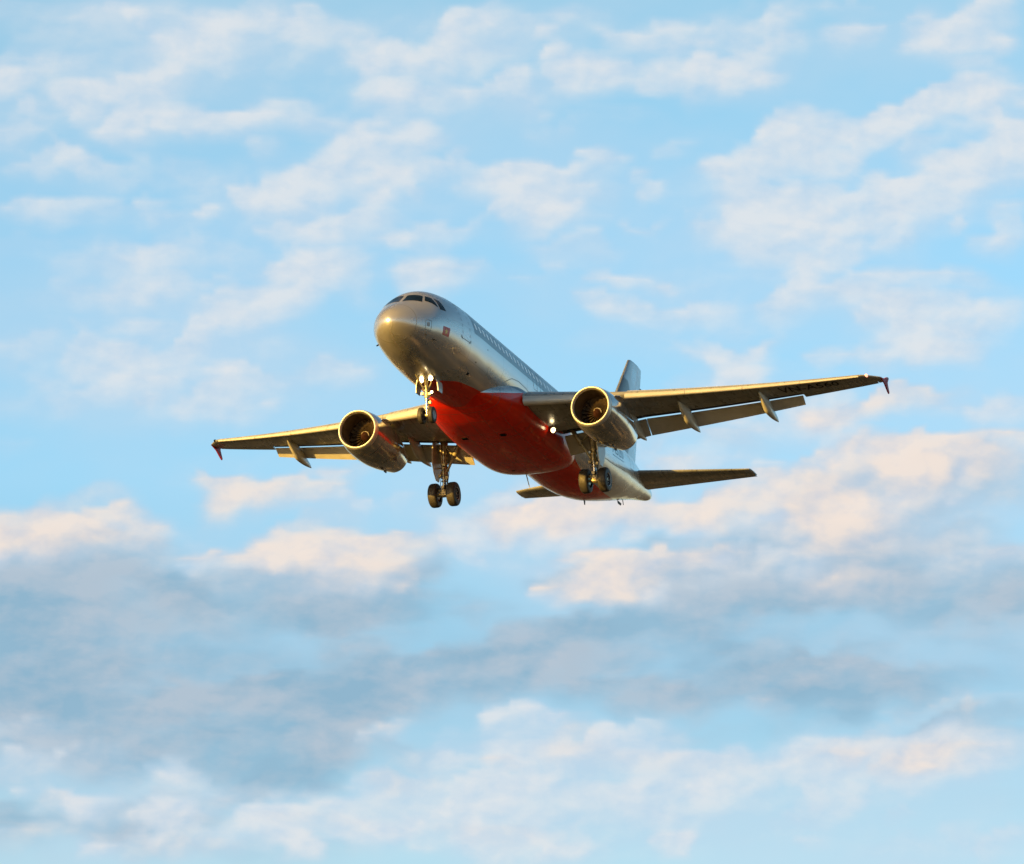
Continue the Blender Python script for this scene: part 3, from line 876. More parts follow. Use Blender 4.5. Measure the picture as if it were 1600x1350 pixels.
# cabin windows on both sides
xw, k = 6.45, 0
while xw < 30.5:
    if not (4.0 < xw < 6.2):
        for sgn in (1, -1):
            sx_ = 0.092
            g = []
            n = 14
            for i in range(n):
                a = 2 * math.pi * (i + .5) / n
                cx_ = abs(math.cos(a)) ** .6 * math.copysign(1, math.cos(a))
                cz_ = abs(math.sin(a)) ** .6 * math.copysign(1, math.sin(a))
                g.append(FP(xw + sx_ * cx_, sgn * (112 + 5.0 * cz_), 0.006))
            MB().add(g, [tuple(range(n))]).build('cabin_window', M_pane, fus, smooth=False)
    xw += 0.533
# doors: outlines in the skin
def outline(corners, wd, name, mat, sgn, off=0.004):
    loop = [(x, th * sgn) for x, th in corners]
    m_ = MB()
    m_.add(*skin_line(loop + [loop[0]], wd, off))
    return m_.build(name, mat, fus, smooth=False)


for sgn in (1, -1):
    outline([(4.62, 82), (4.62, 134), (5.45, 134), (5.45, 82)], 0.035, 'cabin_door', M_line, sgn)
    outline([(29.6, 88), (29.6, 134), (30.35, 134), (30.35, 88)], 0.035, 'cabin_door', M_line, sgn)
    for x0 in (14.12, 15.12):
        outline([(x0, 91), (x0, 121), (x0 + .52, 121), (x0 + .52, 91)], 0.03, 'overwing_exit', M_line, sgn)
    outline([(1.48, 75), (1.48, 98), (1.87, 95.5), (1.85, 74.5)], 0.02, 'nose_access_panel', M_line, sgn)
    g, f = patch([(1.56, 92.5 * sgn), (1.74, 92.0 * sgn), (1.74, 83.3 * sgn), (1.56, 83.3 * sgn)], .004, 3, 3)
    MB().add(g, f).build('nose_access_cover', simple('cover_grey', (.36, .34, .33), .4), fus)
    # door steps / hooked handles below the door
    for pts in ([(4.50, 85.5), (4.53, 82.6), (4.62, 81.4)], [(5.36, 81.4), (5.50, 81.8), (5.56, 84.8)]):
        m_ = MB()
        m_.add(*skin_line([(x, th * sgn) for x, th in pts], 0.07, .005))
        m_.build('door_corner_mark', M_line, fus, smooth=False)
    # cargo door seam and ports
    g, f = patch([(6.40, 48.5 * sgn), (6.62, 48.5 * sgn), (6.62, 44.8 * sgn), (6.40, 44.8 * sgn)], .004, 3, 3)
    MB().add(g, f).build('vent_opening', M_black, fus)
    g, f = patch([(6.55, 65.8 * sgn), (6.66, 65.8 * sgn), (6.66, 64.4 * sgn), (6.55, 64.4 * sgn)], .004, 2, 2)
    MB().add(g, f).build('static_port', M_black, fus)
    g, f = patch([(7.65, 91.2 * sgn), (7.75, 91.2 * sgn), (7.75, 89.8 * sgn), (7.65, 89.8 * sgn)], .004, 2, 2)
    MB().add(g, f).build('static_port', M_black, fus)
    if sgn > 0:
        outline([(7.9, 50), (7.9, 82), (9.75, 82), (9.75, 52)], 0.03, 'cargo_door', M_line, sgn)
# flag with a star, one on each side
for sgn in (1, -1):
    g, f = patch([(2.76, 87.0 * sgn), (3.36, 86.2 * sgn), (3.33, 72.8 * sgn), (2.77, 73.2 * sgn)], .005)
    fl = MB().add(g, f).build('flag_marking', M_flagr, fus, label='red flag with a yellow star')
    star = []
    for i in range(10):
        a = math.pi / 2 + i * math.pi / 5
        r_ = 0.15 if i % 2 == 0 else 0.06
        star.append(FP(3.055 + r_ * math.cos(a), sgn * (79.8 + r_ * math.sin(a) / 1.75 * 57.3), .009))
    cen = FP(3.055, 79.8 * sgn, .009)
    MB().add([cen] + star, [(0, 1 + i, 1 + (i + 1) % 10) for i in range(10)]).build('flag_star', M_flagy, fl, smooth=False)
# radome: a raised hoop joint
m_ = MB()
m_.add(*skin_line([(0.95, th) for th in range(-180, 181, 6)], 0.022, .003, 1))
m_.build('radome_joint', M_line, fus, smooth=False)
# seam above the aft keel
for sgn in (1, -1):
    m_ = MB()
    m_.add(*skin_line([(24.85, 78.2 * sgn), (26.5, 77.5 * sgn), (28.35, 78.4 * sgn)], .035, .004))
    m_.build('cargo_door_seam', M_line, fus, smooth=False)
    m_ = MB()
    m_.add(*skin_line([(10.3, 68.5 * sgn), (10.7, 75 * sgn), (11.1, 80.2 * sgn), (12.0, 83.5 * sgn), (13.05, 82.4 * sgn), (13.85, 79 * sgn)], .035, .004))
    m_.build('wing_root_seam', M_line, fus, smooth=False)


# lettering helper: builds glyph meshes from the built-in font
def glyphs(txt, size, name):
    cu_ = bpy.data.curves.new(name, 'FONT')
    cu_.body = txt
    cu_.size = size
    cu_.fill_mode = 'FRONT'
    ob = bpy.data.objects.new(name, cu_)
    COL.objects.link(ob)
    dg = bpy.context.evaluated_depsgraph_get()
    me = bpy.data.meshes.new_from_object(ob.evaluated_get(dg))
    bpy.data.objects.remove(ob)
    import bmesh
    bm = bmesh.new()
    bm.from_mesh(me)
    bmesh.ops.triangulate(bm, faces=bm.faces)
    bmesh.ops.subdivide_edges(bm, edges=[e for e in bm.edges if e.calc_length() > size * .35], cuts=2, use_grid_fill=True)
    V = np.array([v.co[:] for v in bm.verts])
    F = [tuple(v.index for v in f.verts) for f in bm.faces]
    bm.free()
    bpy.data.meshes.remove(me)
    return V, F


V, F = glyphs('A320', 1.0, 'aft_lettering')
V[:, 0] = (V[:, 0] - V[:, 0].min()) / np.ptp(V[:, 0])
V[:, 1] = (V[:, 1] - V[:, 1].min()) / np.ptp(V[:, 1])
for sgn in (1, -1):
    W = [FP((25.95 + 2.1 * p[0]) if sgn < 0 else (28.05 - 2.1 * p[0]), sgn * (94.5 + 17 * p[1]), .006) for p in V]
    m_ = MB().add(W, F)
    m_.add(*patch([(25.95, sgn * 90.2), (28.05, sgn * 90.2), (28.05, sgn * 91.4), (25.95, sgn * 91.4)], .006, 12, 2))
    m_.build('aft_lettering', M_title, fus, smooth=False)

# aerials and drains
def blade(x, th, h, c0, c1, name, mat=M_cove):
    m_ = MB()
    base, nrm = FP(x, th), FP(x, th, 1.0) - FP(x, th)
    side = np.cross(nrm, [1, 0, 0])
    rings = []
    for t in (-.1, 0, .5, 1.0):
        c = c0 + (c1 - c0) * max(t, 0)
        x0 = .35 * h * max(t, 0)
        rings.append([base + nrm * h * t + np.array([x0 + c * a, 0, 0]) + side * b_ * .03 for a, b_ in ((0, 0), (.3, .5), (.7, .4), (1, 0), (.7, -.4), (.3, -.5))])
    m_.loft(rings)
    return m_.build(name, mat, fus)


blade(5.3, 180, .24, .16, .08, 'blade_aerial')
blade(10.2, 180, .36, .30, .16, 'blade_aerial')
blade(27.2, 0, .20, .30, .16, 'blade_aerial')
blade(32.6, 2, .13, .70, .50, 'drain_mast')
blade(33.3, 0, .22, .14, .08, 'drain_mast')
blade(2.2, 62, .12, .20, .12, 'pitot_probe')
blade(2.2, -62, .18, .20, .12, 'pitot_probe')
blade(1.55, -66, .12, .16, .10, 'pitot_probe')
# tail cone outlet
m_ = MB()
m_.lathe([(0, .20), (.10, .19), (.10, .15), (-.25, .13)], (37.42, 0, 1.275), n=32)
m_.build('exhaust_outlet', M_hot, fus)

# ---- belly fairing
BX = [8.7, 9.3, 10.2, 11.2, 12.4, 14, 16, 17.6, 18.6, 19.3, 19.9, 20.4, 20.9, 21.3]
BW = [1.2, 1.55, 1.90, 2.10, 2.26, 2.34, 2.36, 2.35, 2.30, 2.20, 2.05, 1.84, 1.55, 1.2]
BB = [-1.9, -2.08, -2.26, -2.42, -2.53, -2.60, -2.63, -2.62, -2.58, -2.50, -2.36, -2.18, -2.0, -1.8]
BT = [-1.2, -1.0, -.70, -.35, -.15, -.10, -.10, -.15, -.30, -.50, -.72, -.95, -1.2, -1.4]
_bw, _bb, _bt = pchip(BX, BW), pchip(BX, BB), pchip(BX, BT)


def BP(x, a):
    w, zb, zt = float(_bw(x)), float(_bb(x)), float(_bt(x))
    zc = zt - .55 * (zt - zb) * .8
    n = 2.9
    c_, s_ = math.cos(a), math.sin(a)
    hh = (zc - zb) if c_ > 0 else (zt - zc)
    return np.array([x, w * math.copysign(abs(s_) ** (2 / n), s_), zc - hh * math.copysign(abs(c_) ** (2 / n), c_)])


mb = MB()
bxs = np.linspace(8.7, 21.3, 90)
mb.loft([[BP(x, a) for a in np.linspace(-math.pi, math.pi, 96, endpoint=False)] for x in bxs])
belly = mb.build('belly_fairing', M_fair, plane, angle=50, label='red belly fairing between the wings')


def belly_uv(co):
    return (co[0] / 40.0, (co[2] + 3.0) / 4.0)


hull_uv(belly, belly_uv)
# ram-air inlets and outlets on the fairing
for (x, y, l, w) in ((12.6, -.95, .5, .28), (12.6, .95, .5, .28), (15.3, -.35, .34, .10), (18.2, .5, .22, .16)):
    m_ = MB()
    zz = float(_bb(x))
    m_.loft([[(x, y - w / 2, zz + .03), (x, y + w / 2, zz + .03), (x, y + w / 2, zz + .015), (x, y - w / 2, zz + .015)],
             [(x + l * .5, y - w / 2, zz - .012), (x + l * .5, y + w / 2, zz - .012), (x + l * .5, y + w / 2, zz + .05), (x + l * .5, y - w / 2, zz + .05)]])
    m_.build('air_inlet', M_black, belly)
m_ = MB()
m_.tube((19.2, .2, -2.45), (19.75, .2, -3.05), .03, .018)
m_.build('drain_mast', M_canoe, belly)


# ---- wings
def wLE(y):
    return 11.75 + .545 * (y - 2) + (.95 * (y - 16.35) ** 1.3 if y > 16.35 else 0)


def wTE(y):
    return 18.15 + (.02 * (y - 6.4) if y < 6.4 else .30 * (y - 6.4))


def wZ(y):
    return -1.15 + .089 * (y - 2) + .0034 * (y - 2) ** 2


def wTw(y):
    return R(4.3 - 4.3 * (y - 2) / 15)


def wT(y):
    return .15 - .04 * min(1, (y - 2) / 15)


def yt(x, t):
    return 5 * t * (.2969 * math.sqrt(max(x, 0)) - .126 * x - .3516 * x * x + .2843 * x ** 3 - .1015 * x ** 4)


def af(x, t, upper):
    cam_ = .018 * (1 - (1 - x) ** 2) * (1 - x) * 2
    return cam_ + (yt(x, t) * .95 if upper else -yt(x, t))


def WP(y, xi, zeta):
    """aerofoil coordinates (fractions of chord) -> aircraft axes for the half span y > 0"""
    c = wTE(y) - wLE(y)
    a = wTw(y)
    dx, dz = (xi - .25) * c, zeta * c
    return np.array([wLE(y) + .25 * c + dx * math.cos(a) + dz * math.sin(a), y, wZ(y) - dx * math.sin(a) + dz * math.cos(a)])


def cosx(n, a=0.0, b_=1.0):
    return [a + (b_ - a) * (1 - math.cos(math.pi * i / n)) / 2 for i in range(n + 1)]


def mir(pts, s):
    return [np.array([p[0], p[1] * s, p[2]]) for p in pts]


def main_sec(y, xe_u, xe_l):
    t = wT(y)
    u = [WP(y, xi, af(xi, t, True)) for xi in reversed(cosx(22, 0, xe_u))]
    l = [WP(y, xi, af(xi, t, False)) for xi in cosx(22, 0, xe_l)[1:]]
    # cove: from the lower lip up to the thin shroud
    cv2 = []
    if xe_u > xe_l + .02:
        zu = lambda xi: af(xi, t, True) - .012
        for k in (.10, .35, .7, 1.0):
            xi = xe_l + (xe_u - xe_l) * k
            cv2.append(WP(y, xi if k < 1 else xe_u, zu(xi if k < 1 else xe_u)))
    else:
        cv2 = [WP(y, xe_u, af(xe_u, t, True) - .004 - .0005 * k) for k in range(4)]
    return u + l + cv2


Y_IN, Y_KINK, Y_FLAP, Y_TIP = 1.6, 6.35, 13.45, 17.05
CONE = {}


def wing_uv(co):
    y = abs(co[1])
    return ((co[0] - wLE(y)) / (wTE(y) - wLE(y)), y / 17.0)


def make_wing(sgn):
    m_ = MB()
    ys = list(np.linspace(Y_IN, Y_FLAP, 36))
    m_.loft([mir(main_sec(y, .88, .70), sgn) for y in ys])
    ys = list(np.linspace(Y_FLAP + .01, Y_TIP - .25, 16))
    ring = [mir(main_sec(y, .76, .755), sgn) for y in ys]
    m_.loft(ring)
    # rounded tip rib
    ys = np.linspace(Y_TIP - .25, Y_TIP, 6)
    m_.loft([mir(main_sec(y, .995, .99), sgn) for y in ys])
    w = m_.build('wing', M_wing, plane, angle=40, label=('starboard' if sgn > 0 else 'port') + ' wing with lowered flaps')
    hull_uv(w, wing_uv)
    # aileron
    m_ = MB()
    rings = []
    for y in np.linspace(Y_FLAP + .03, Y_TIP - .28, 14):
        t = wT(y)
        xs_ = cosx(10, .765, .995)
        dr = lambda xi: -(xi - .765) * .07
        up_ = [WP(y, xi, af(xi, t, True) + dr(xi)) for xi in reversed(xs_)]
        lo_ = [WP(y, xi, af(xi, t, False) + dr(xi)) for xi in xs_]
        rings.append(mir(up_ + lo_, sgn))
    m_.loft(rings)
    hull_uv(m_.build('aileron', M_wing, w), wing_uv)
    # slats, drooped and moved forward
    for (y0, y1) in ((2.25, 5.15), (6.45, 8.95), (8.97, 11.35), (11.37, 13.75), (13.77, 16.25)):
        m_ = MB()
        rings = []
        for y in np.linspace(y0, y1, 8):
            t = wT(y)
            prof = [(xi, af(xi, t, True)) for xi in reversed(cosx(12, 0, .155))] + [(xi, af(xi, t, False)) for xi in cosx(7, 0, .035)[1:]]
            prof += [(.05, -.004), (.09, .028), (.13, af(.13, t, True) - .010)]
            a = R(20)
            px_, pz_ = .155, af(.155, t, True)
            out = []
            for xi, ze in prof:
                dx, dz = xi - px_, ze - pz_
                X = px_ + dx * math.cos(a) + dz * -math.sin(a) - .055
                Z = pz_ + dz * math.cos(a) + dx * math.sin(a) + .002
                out.append(WP(y, X, Z))
            rings.append(mir(out, sgn))
        m_.loft(rings)
        m_.build('slat', M_slat, w)
    # flaps
    for (y0, y1, cf) in ((2.42, 6.36, .235), (6.40, 13.4, .255)):
        m_ = MB()
        rings = []
        for y in np.linspace(y0, y1, 18):
            rings.append(mir(flap_ring(y, cf), sgn))
        m_.loft(rings)
        m_.build('flap', M_flap, w)
    # flap track fairings
    for (yf, x0, z0, x1, z1, wd, dp) in ((5.0, 15.9, -1.10, 19.2, -1.72, .19, .34), (5.95, 15.7, -.98, 19.0, -1.52, .21, .34), (8.4, 16.2, -.62, 19.7, -1.16, .21, .33), (11.9, 17.7, -.10, 20.95, -.64, .19, .30)):
        m_ = MB()
        rings = []
        n = 30
        for i in range(n + 1):
            t = i / n
            wv = 0.03 if i in (0, n) else (min(1, (t / .42)) ** .6) * (min(1, (1 - t) / .58) ** .62)
            sag = .16 * math.sin(math.pi * min(1, t * 1.02)) ** 1.2
            xx = x0 + (x1 - x0) * t
            zc = z0 + (z1 - z0) * (t ** 1.35) - sag
            ring = []
            for a in np.linspace(0, 2 * math.pi, 28, endpoint=False):
                sa, ca = math.sin(a), math.cos(a)
                ring.append((xx, sgn * (yf + wd * wv * math.copysign(abs(ca) ** .8, ca)), zc + dp * wv * (sa if sa < 0 else 1.3 * sa)))
            rings.append(ring)
        m_.loft(rings)
        m_.build('flap_track_fairing', M_canoe, w)
    # dark cove ahead of each flap
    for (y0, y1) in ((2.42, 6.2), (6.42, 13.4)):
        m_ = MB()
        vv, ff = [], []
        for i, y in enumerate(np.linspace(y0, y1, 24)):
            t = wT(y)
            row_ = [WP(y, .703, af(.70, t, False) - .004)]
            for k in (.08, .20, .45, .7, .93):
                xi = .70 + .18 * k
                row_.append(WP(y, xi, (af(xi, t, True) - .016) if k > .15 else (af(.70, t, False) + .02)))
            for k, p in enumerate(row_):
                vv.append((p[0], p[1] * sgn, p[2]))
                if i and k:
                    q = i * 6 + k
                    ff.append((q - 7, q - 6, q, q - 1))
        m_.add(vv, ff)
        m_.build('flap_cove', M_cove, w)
    # wing tip fence
    m_ = MB()
    zc = wZ(Y_TIP)
    th = .035
    outl = [(20.55, -.03), (21.1, .10), (21.6, .36), (21.82, .40), (21.86, .35), (21.66, .05), (21.70, -.06), (21.95, -.44), (21.92, -.52), (21.76, -.46), (21.2, -.16)]
    inner = [np.array((20.9 + (x - 20.9) * 1.0, sgn * (Y_TIP - th), zc + z * .82)) for x, z in outl]
    mid0 = [np.array((20.9 + (x - 20.9) * 1.03, sgn * Y_TIP, zc + z * .84)) for x, z in outl]
    outr = [np.array((20.9 + (x - 20.9) * 1.0, sgn * (Y_TIP + th), zc + z * .82)) for x, z in outl]
    m_.loft([inner, mid0, outr])
    m_.build('wingtip_fence', M_redp, w, angle=20)
    # tip navigation lamp
    m_ = MB()
    pn = WP(16.55, .01, .01)
    m_.lathe([(-.10, .01), (-.06, .05), (.04, .075), (.12, .06)], (pn[0], sgn * pn[1], pn[2]), n=20)
    m_.build('navigation_lamp', M_nav if sgn < 0 else M_glass, w)
    return w


def flap_ring(y, cf, defl=33.0):
    t = wT(y)
    c = wTE(y) - wLE(y)
    fc_ = cf * c if y > 6.38 else .235 * 5.0 + (.255 * 4.0 - .235 * 5.0) * (y - 2.4) / 4.0
    X0, Z0 = .872, af(.88, t, True) - .034
    o = WP(y, X0, Z0)
    a = R(defl) + wTw(y)
    pts = []
    up_ = [(xi, yt(xi, .15) + .015 * xi * (1 - xi) * 4) for xi in reversed(cosx(12))]
    lo_ = [(xi, -yt(xi, .085) + .015 * xi * (1 - xi) * 4) for xi in cosx(12)[1:]]
    for xi, ze in up_ + lo_:
        dx, dz = (xi - .0) * fc_, ze * fc_
        pts.append(np.array([o[0] + dx * math.cos(a) + dz * math.sin(a), y, o[2] - dx * math.sin(a) + dz * math.cos(a)]))
    return pts


wing_s = make_wing(1)
wing_p = make_wing(-1)


def wing_lower(x, y):
    c = wTE(y) - wLE(y)
    xi = min(max((x - wLE(y)) / c, .02), .98)
    return WP(y, xi, af(xi, wT(y), False))[2]


# registration under the port wing (read from below, tops of the letters towards the leading edge)
V, F = glyphs('VN-A560', 1.0, 'registration')
V[:, 0] = (V[:, 0] - V[:, 0].min()) / np.ptp(V[:, 0])
V[:, 1] = (V[:, 1] - V[:, 1].min()) / np.ptp(V[:, 1])
W = []
for p in V:
    y = 12.72 + 2.55 * p[0]
    c = wTE(y) - wLE(y)
    xb = wLE(y) + .14 * c + .34 * c * (1 - p[1])
    W.append((xb, -y, wing_lower(xb, y) - .012))
MB().add(W, F).build('registration_marking', M_black, wing_p, smooth=False)

# lit landing lamp under each wing root
def landing_lamp(sgn, lit):
    m_ = MB()
    p = np.array((15.2, sgn * 2.58, -1.76))
    ax = np.array((-1, 0, -.05))
    m_.lathe([(-.16, .02), (-.14, .09), (.03, .13), (.05, .13)], p, ax, 28)
    o = m_.build('landing_lamp', M_canoe, wing_p if sgn < 0 else wing_s)
    m_ = MB()
    m_.box(p + np.array((.12, 0, .16)), (.10, .09, .34))
    m_.build('landing_lamp_arm', M_canoe, wing_p if sgn < 0 else wing_s)
    m_ = MB()
    m_.lathe([(.052, .095), (.075, .07), (.085, .001)], p, ax, 28)
    m_.build('landing_lamp_lens', M_lampw if lit else M_glass, wing_p if sgn < 0 else wing_s)


landing_lamp(-1, True)


# ---- engines
def make_engine(sgn):
    e = bpy.data.objects.new('engine', None)
    COL.objects.link(e)
    e.parent = plane
    e['label'] = ('starboard' if sgn > 0 else 'port') + ' jet engine with bright inlet lip'
    ox, oy, oz = 11.12, 5.75 * sgn, -2.03
    org = (ox, oy, oz)
    ax = (1, 0, -.015)
    outer = [(.30, .985), (.55, 1.035), (.9, 1.075), (1.4, 1.10), (2.0, 1.105), (2.6, 1.08), (3.2, 1.02), (3.8, .93), (4.3, .835), (4.75, .74), (4.95, .70), (4.95, .67), (4.6, .66), (4.0, .66)]
    m_ = MB()
    m_.lathe(outer, org, ax, 96)
    m_.build('nacelle', M_cowl, e)
    lip = [(.302, .983)] + [(.16 * (1 - math.sin(a)) * 1.87, .895 + .088 * math.cos(a) if math.cos(a) > 0 else .895 + .075 * math.cos(a)) for a in np.linspace(.05, math.pi - .05, 18)] + [(.17, .815)]
    m_ = MB()
    m_.lathe(lip, org, ax, 96)
    m_.build('inlet_lip', M_lip, e)
    m_ = MB()
    m_.lathe([(.165, .816), (.35, .803), (.7, .79), (1.05, .80), (1.5, .81), (1.5, .02)], org, ax, 72)
    m_.build('inlet_duct', M_duct, e)
    # fan
    m_ = MB()
    for k in range(22):
        a0 = 2 * math.pi * k / 22
        rings = []
        for t in np.linspace(0, 1, 6):
            r = .24 + .545 * t
            st = R(25 + 35 * t)
            ch = .17 + .05 * t
            ca, sa = math.cos(a0 + .12 * t), math.sin(a0 + .12 * t)
            er, et = np.array((0, ca, sa)), np.array((0, -sa, ca))
            cen = np.array((ox + 1.22, oy, oz)) + er * r
            d = np.array((1, 0, 0)) * math.cos(st) + et * math.sin(st)
            nn = np.cross(er, d)
            rings.append([cen - d * ch / 2, cen + nn * .012, cen + d * ch / 2, cen - nn * .006])
        m_.loft(rings)
    m_.build('fan', M_blade, e)
    m_ = MB()
    m_.lathe([(.78, .001), (.82, .05), (.92, .12), (1.06, .20), (1.2, .245), (1.34, .25)], org, ax, 48)
    sp = m_.build('spinner', M_spin, e)
    # white swirl on the spinner
    m_ = MB()
    vv, ff = [], []
    for i in range(60):
        t = i / 59
        a = t * 4.6 * math.pi * .5
        xx = .83 + .44 * t
        rr = float(np.interp(xx, [.78, .82, .92, 1.06, 1.2, 1.34], [.001, .05, .12, .20, .245, .25])) + .006
        for da in (-.0, .95):
            x2 = xx + (.05 if da else 0)
            r2_ = float(np.interp(x2, [.78, .82, .92, 1.06, 1.2, 1.34], [.001, .05, .12, .20, .245, .25])) + .006
            vv.append((ox + x2, oy + r2_ * math.cos(a), oz + r2_ * math.sin(a)))
        if i:
            k2 = 2 * i
            ff.append((k2 - 2, k2 - 1, k2 + 1, k2))
    m_.add(vv, ff)
    m_.build('spinner_swirl', M_spinw, sp)
    # exhaust plug
    m_ = MB()
    m_.lathe([(3.9, .50), (4.5, .40), (5.0, .24), (5.3, .08), (5.4, .002)], org, ax, 40)
    m_.build('exhaust_plug', M_hot, e)
    # pylon
    m_ = MB()
    rings = []
    for t in np.linspace(0, 1, 9):
        zt_ = oz + .92 + (-.62 - (oz + .92)) * t
        x0 = ox + 1.15 + 1.65 * t ** .8
        x1 = ox + 5.1 + 1.4 * t
        ring = []
        for a in np.linspace(0, 2 * math.pi, 28, endpoint=False):
            cx_ = (x0 + x1) / 2 - (x1 - x0) / 2 * math.cos(a)
            u_ = (1 - math.cos(a)) / 2
            th_ = .21 * 4 * (u_ ** .7) * (1 - u_) * .62
            ring.append((cx_, oy + math.copysign(th_, math.sin(a)) if abs(math.sin(a)) > 1e-6 else oy, zt_ + .10 * (u_)))
        rings.append(ring)
    m_.loft(rings)
    m_.build('pylon', M_cowl, e)
    # nacelle strakes and drains
    for (x, sy) in ((3.05, -.12), (4.05, .1)):
        m_ = MB()
        m_.box((ox + x, oy + sy, oz - (1.05 if x < 3.5 else .92)), (.26, .05, .16))
        m_.build('nacelle_drain', M_hose, e)
    for sd in (-1, 1):
        a = R(38)
        m_ = MB()
        rings = []
        for t, hh in ((0, 0.01), (.35, .16), (.9, .19), (1.0, .12)):
            rings.append([np.array((ox + 1.0 + 1.1 * t, oy + sd * (rr) * math.cos(a) + s_ * .012, oz + rr * math.sin(a) + s_ * .012)) for rr, s_ in ((1.06, -1), (1.09 + hh, -1), (1.09 + hh, 1), (1.06, 1))])
        m_.loft(rings)
        m_.build('nacelle_strake', M_cowl, e)
    # fan cowl seams
    m_ = MB()
    for (x, r) in ((.92, 1.079), (2.42, 1.092)):
        m_.lathe([(x, r + .003), (x + .02, r + .003)], org, ax, 96)
    m_.build('cowl_joint', M_line, e, smooth=False)
    return e


make_engine(1)
make_engine(-1)


# ---- tail
def lift_sec(le, te, t, yv, vertical=False, x0=0.0, x1=1.0):
    c = te - le
    up_ = [(xi, yt(xi, t)) for xi in reversed(cosx(16, x0, x1))]
    lo_ = [(xi, -yt(xi, t)) for xi in cosx(16, x0, x1)[(1 if x0 == 0 else 0):]]
    if vertical:
        return [np.array((le + xi * c, ze * c, yv)) for xi, ze in up_ + lo_]
    y, z = yv
    return [np.array((le + xi * c, y, z + ze * c)) for xi, ze in up_ + lo_]


def fin_le(z):
    return 29.4 + (z - 2.0) * (34.35 - 29.4) / 5.7


def fin_te(z):
    return 35.3 + (z - 2.0) * (36.45 - 35.3) / 5.7


m_ = MB()
zs = np.linspace(1.3, 7.62, 22)
m_.loft([lift_sec(fin_le(z), fin_te(z), .10, z, True, 0, .70) for z in zs])
m_.loft([lift_sec(fin_le(z) + .05 + k, fin_te(z), .10 - k * .25, z, True, 0, .70) for z, k in ((7.625, 0), (7.68, .06), (7.72, .2))])
fin = m_.build('tail_fin', M_tail, plane, label='grey vertical tail fin')
m_ = MB()
m_.loft([lift_sec(fin_le(z), fin_te(z), .10, z, True, .706, 1.0) for z in np.linspace(2.1, 7.66, 16)])
m_.build('rudder', M_tail, fin)
m_ = MB()
m_.loft([[np.array((x, y * w, z)) for x, y, z in ((27.2, 0, 2.0), (28.6, .5, 2.0), (30.6, 1, 2.0), (30.6, 0, 3.25), (30.6, -1, 2.0), (28.6, -.5, 2.0))] for w in (.02, .2)])
m_.build('fin_fillet', M_tail, fin)
for z in (5.2, 6.0, 6.6):
    m_ = MB()
    m_.box((fin_te(z) + .09, 0, z), (.24, .05, .10))
    m_.build('rudder_hinge', M_hose, fin)
# darker area with a curved edge on the fin
mt, t_, b_ = new_mat('fin_arc_dark')
b_.inputs['Base Color'].default_value = (.15, .17, .18, 1)
b_.inputs['Metallic'].default_value = .4
b_.inputs['Roughness'].default_value = .35
for sgn in (1, -1):
    m_ = MB()
    vv, ff = [], []
    zz = np.linspace(2.4, 6.55, 22)
    for i, z in enumerate(zz):
        f1 = .69 * math.sqrt(max(0.0, 1 - ((z - 2.4) / 4.15) ** 2.2)) if z < 6.55 else 0.02
        f1 = max(f1, .03)
        for k in range(13):
            xi = .012 + (f1 - .012) * k / 12
            c = fin_te(z) - fin_le(z)
            vv.append((fin_le(z) + xi * c, sgn * (yt(xi, .10) * c + .005), z))
            if i and k:
                q = i * 13 + k
                ff.append((q - 14, q - 13, q, q - 1))
    m_.add(vv, ff)
    m_.build('fin_dark_arc', mt, fin)

for sgn in (1, -1):
    m_ = MB()
    rings = []
    for y in np.linspace(.25, 6.2, 16):
        f = (y - .6) / 5.62
        le, te = 31.6 + 3.25 * f, 35.15 + 1.12 * f
        rings.append(mir(lift_sec(le, te, .10, (y, .92 + .50 * f), False, 0, .72), sgn))
    for k, y in ((.10, 6.24), (.30, 6.27)):
        rings.append(mir(lift_sec(34.87 + k, 36.28, .085 - k * .15, (y, 1.425), False, 0, .72), sgn))
    m_.loft(rings)
    st_ = m_.build('tailplane', M_wing, plane, label=('starboard' if sgn > 0 else 'port') + ' horizontal tailplane')
    tuv = lambda co: ((co[0] - 31.6 - 3.25 * (abs(co[1]) - .6) / 5.62) / 3.4, abs(co[1]) / 17.0)
    hull_uv(st_, tuv)
    m_ = MB()
    rings = []
    for y in np.linspace(.75, 6.2, 14):
        f = (y - .6) / 5.62
        le, te = 31.6 + 3.25 * f, 35.15 + 1.12 * f
        rings.append(mir(lift_sec(le, te, .10, (y, .92 + .50 * f), False, .727, 1.0), sgn))
    m_.loft(rings)
    hull_uv(m_.build('elevator', M_wing, st_), tuv)


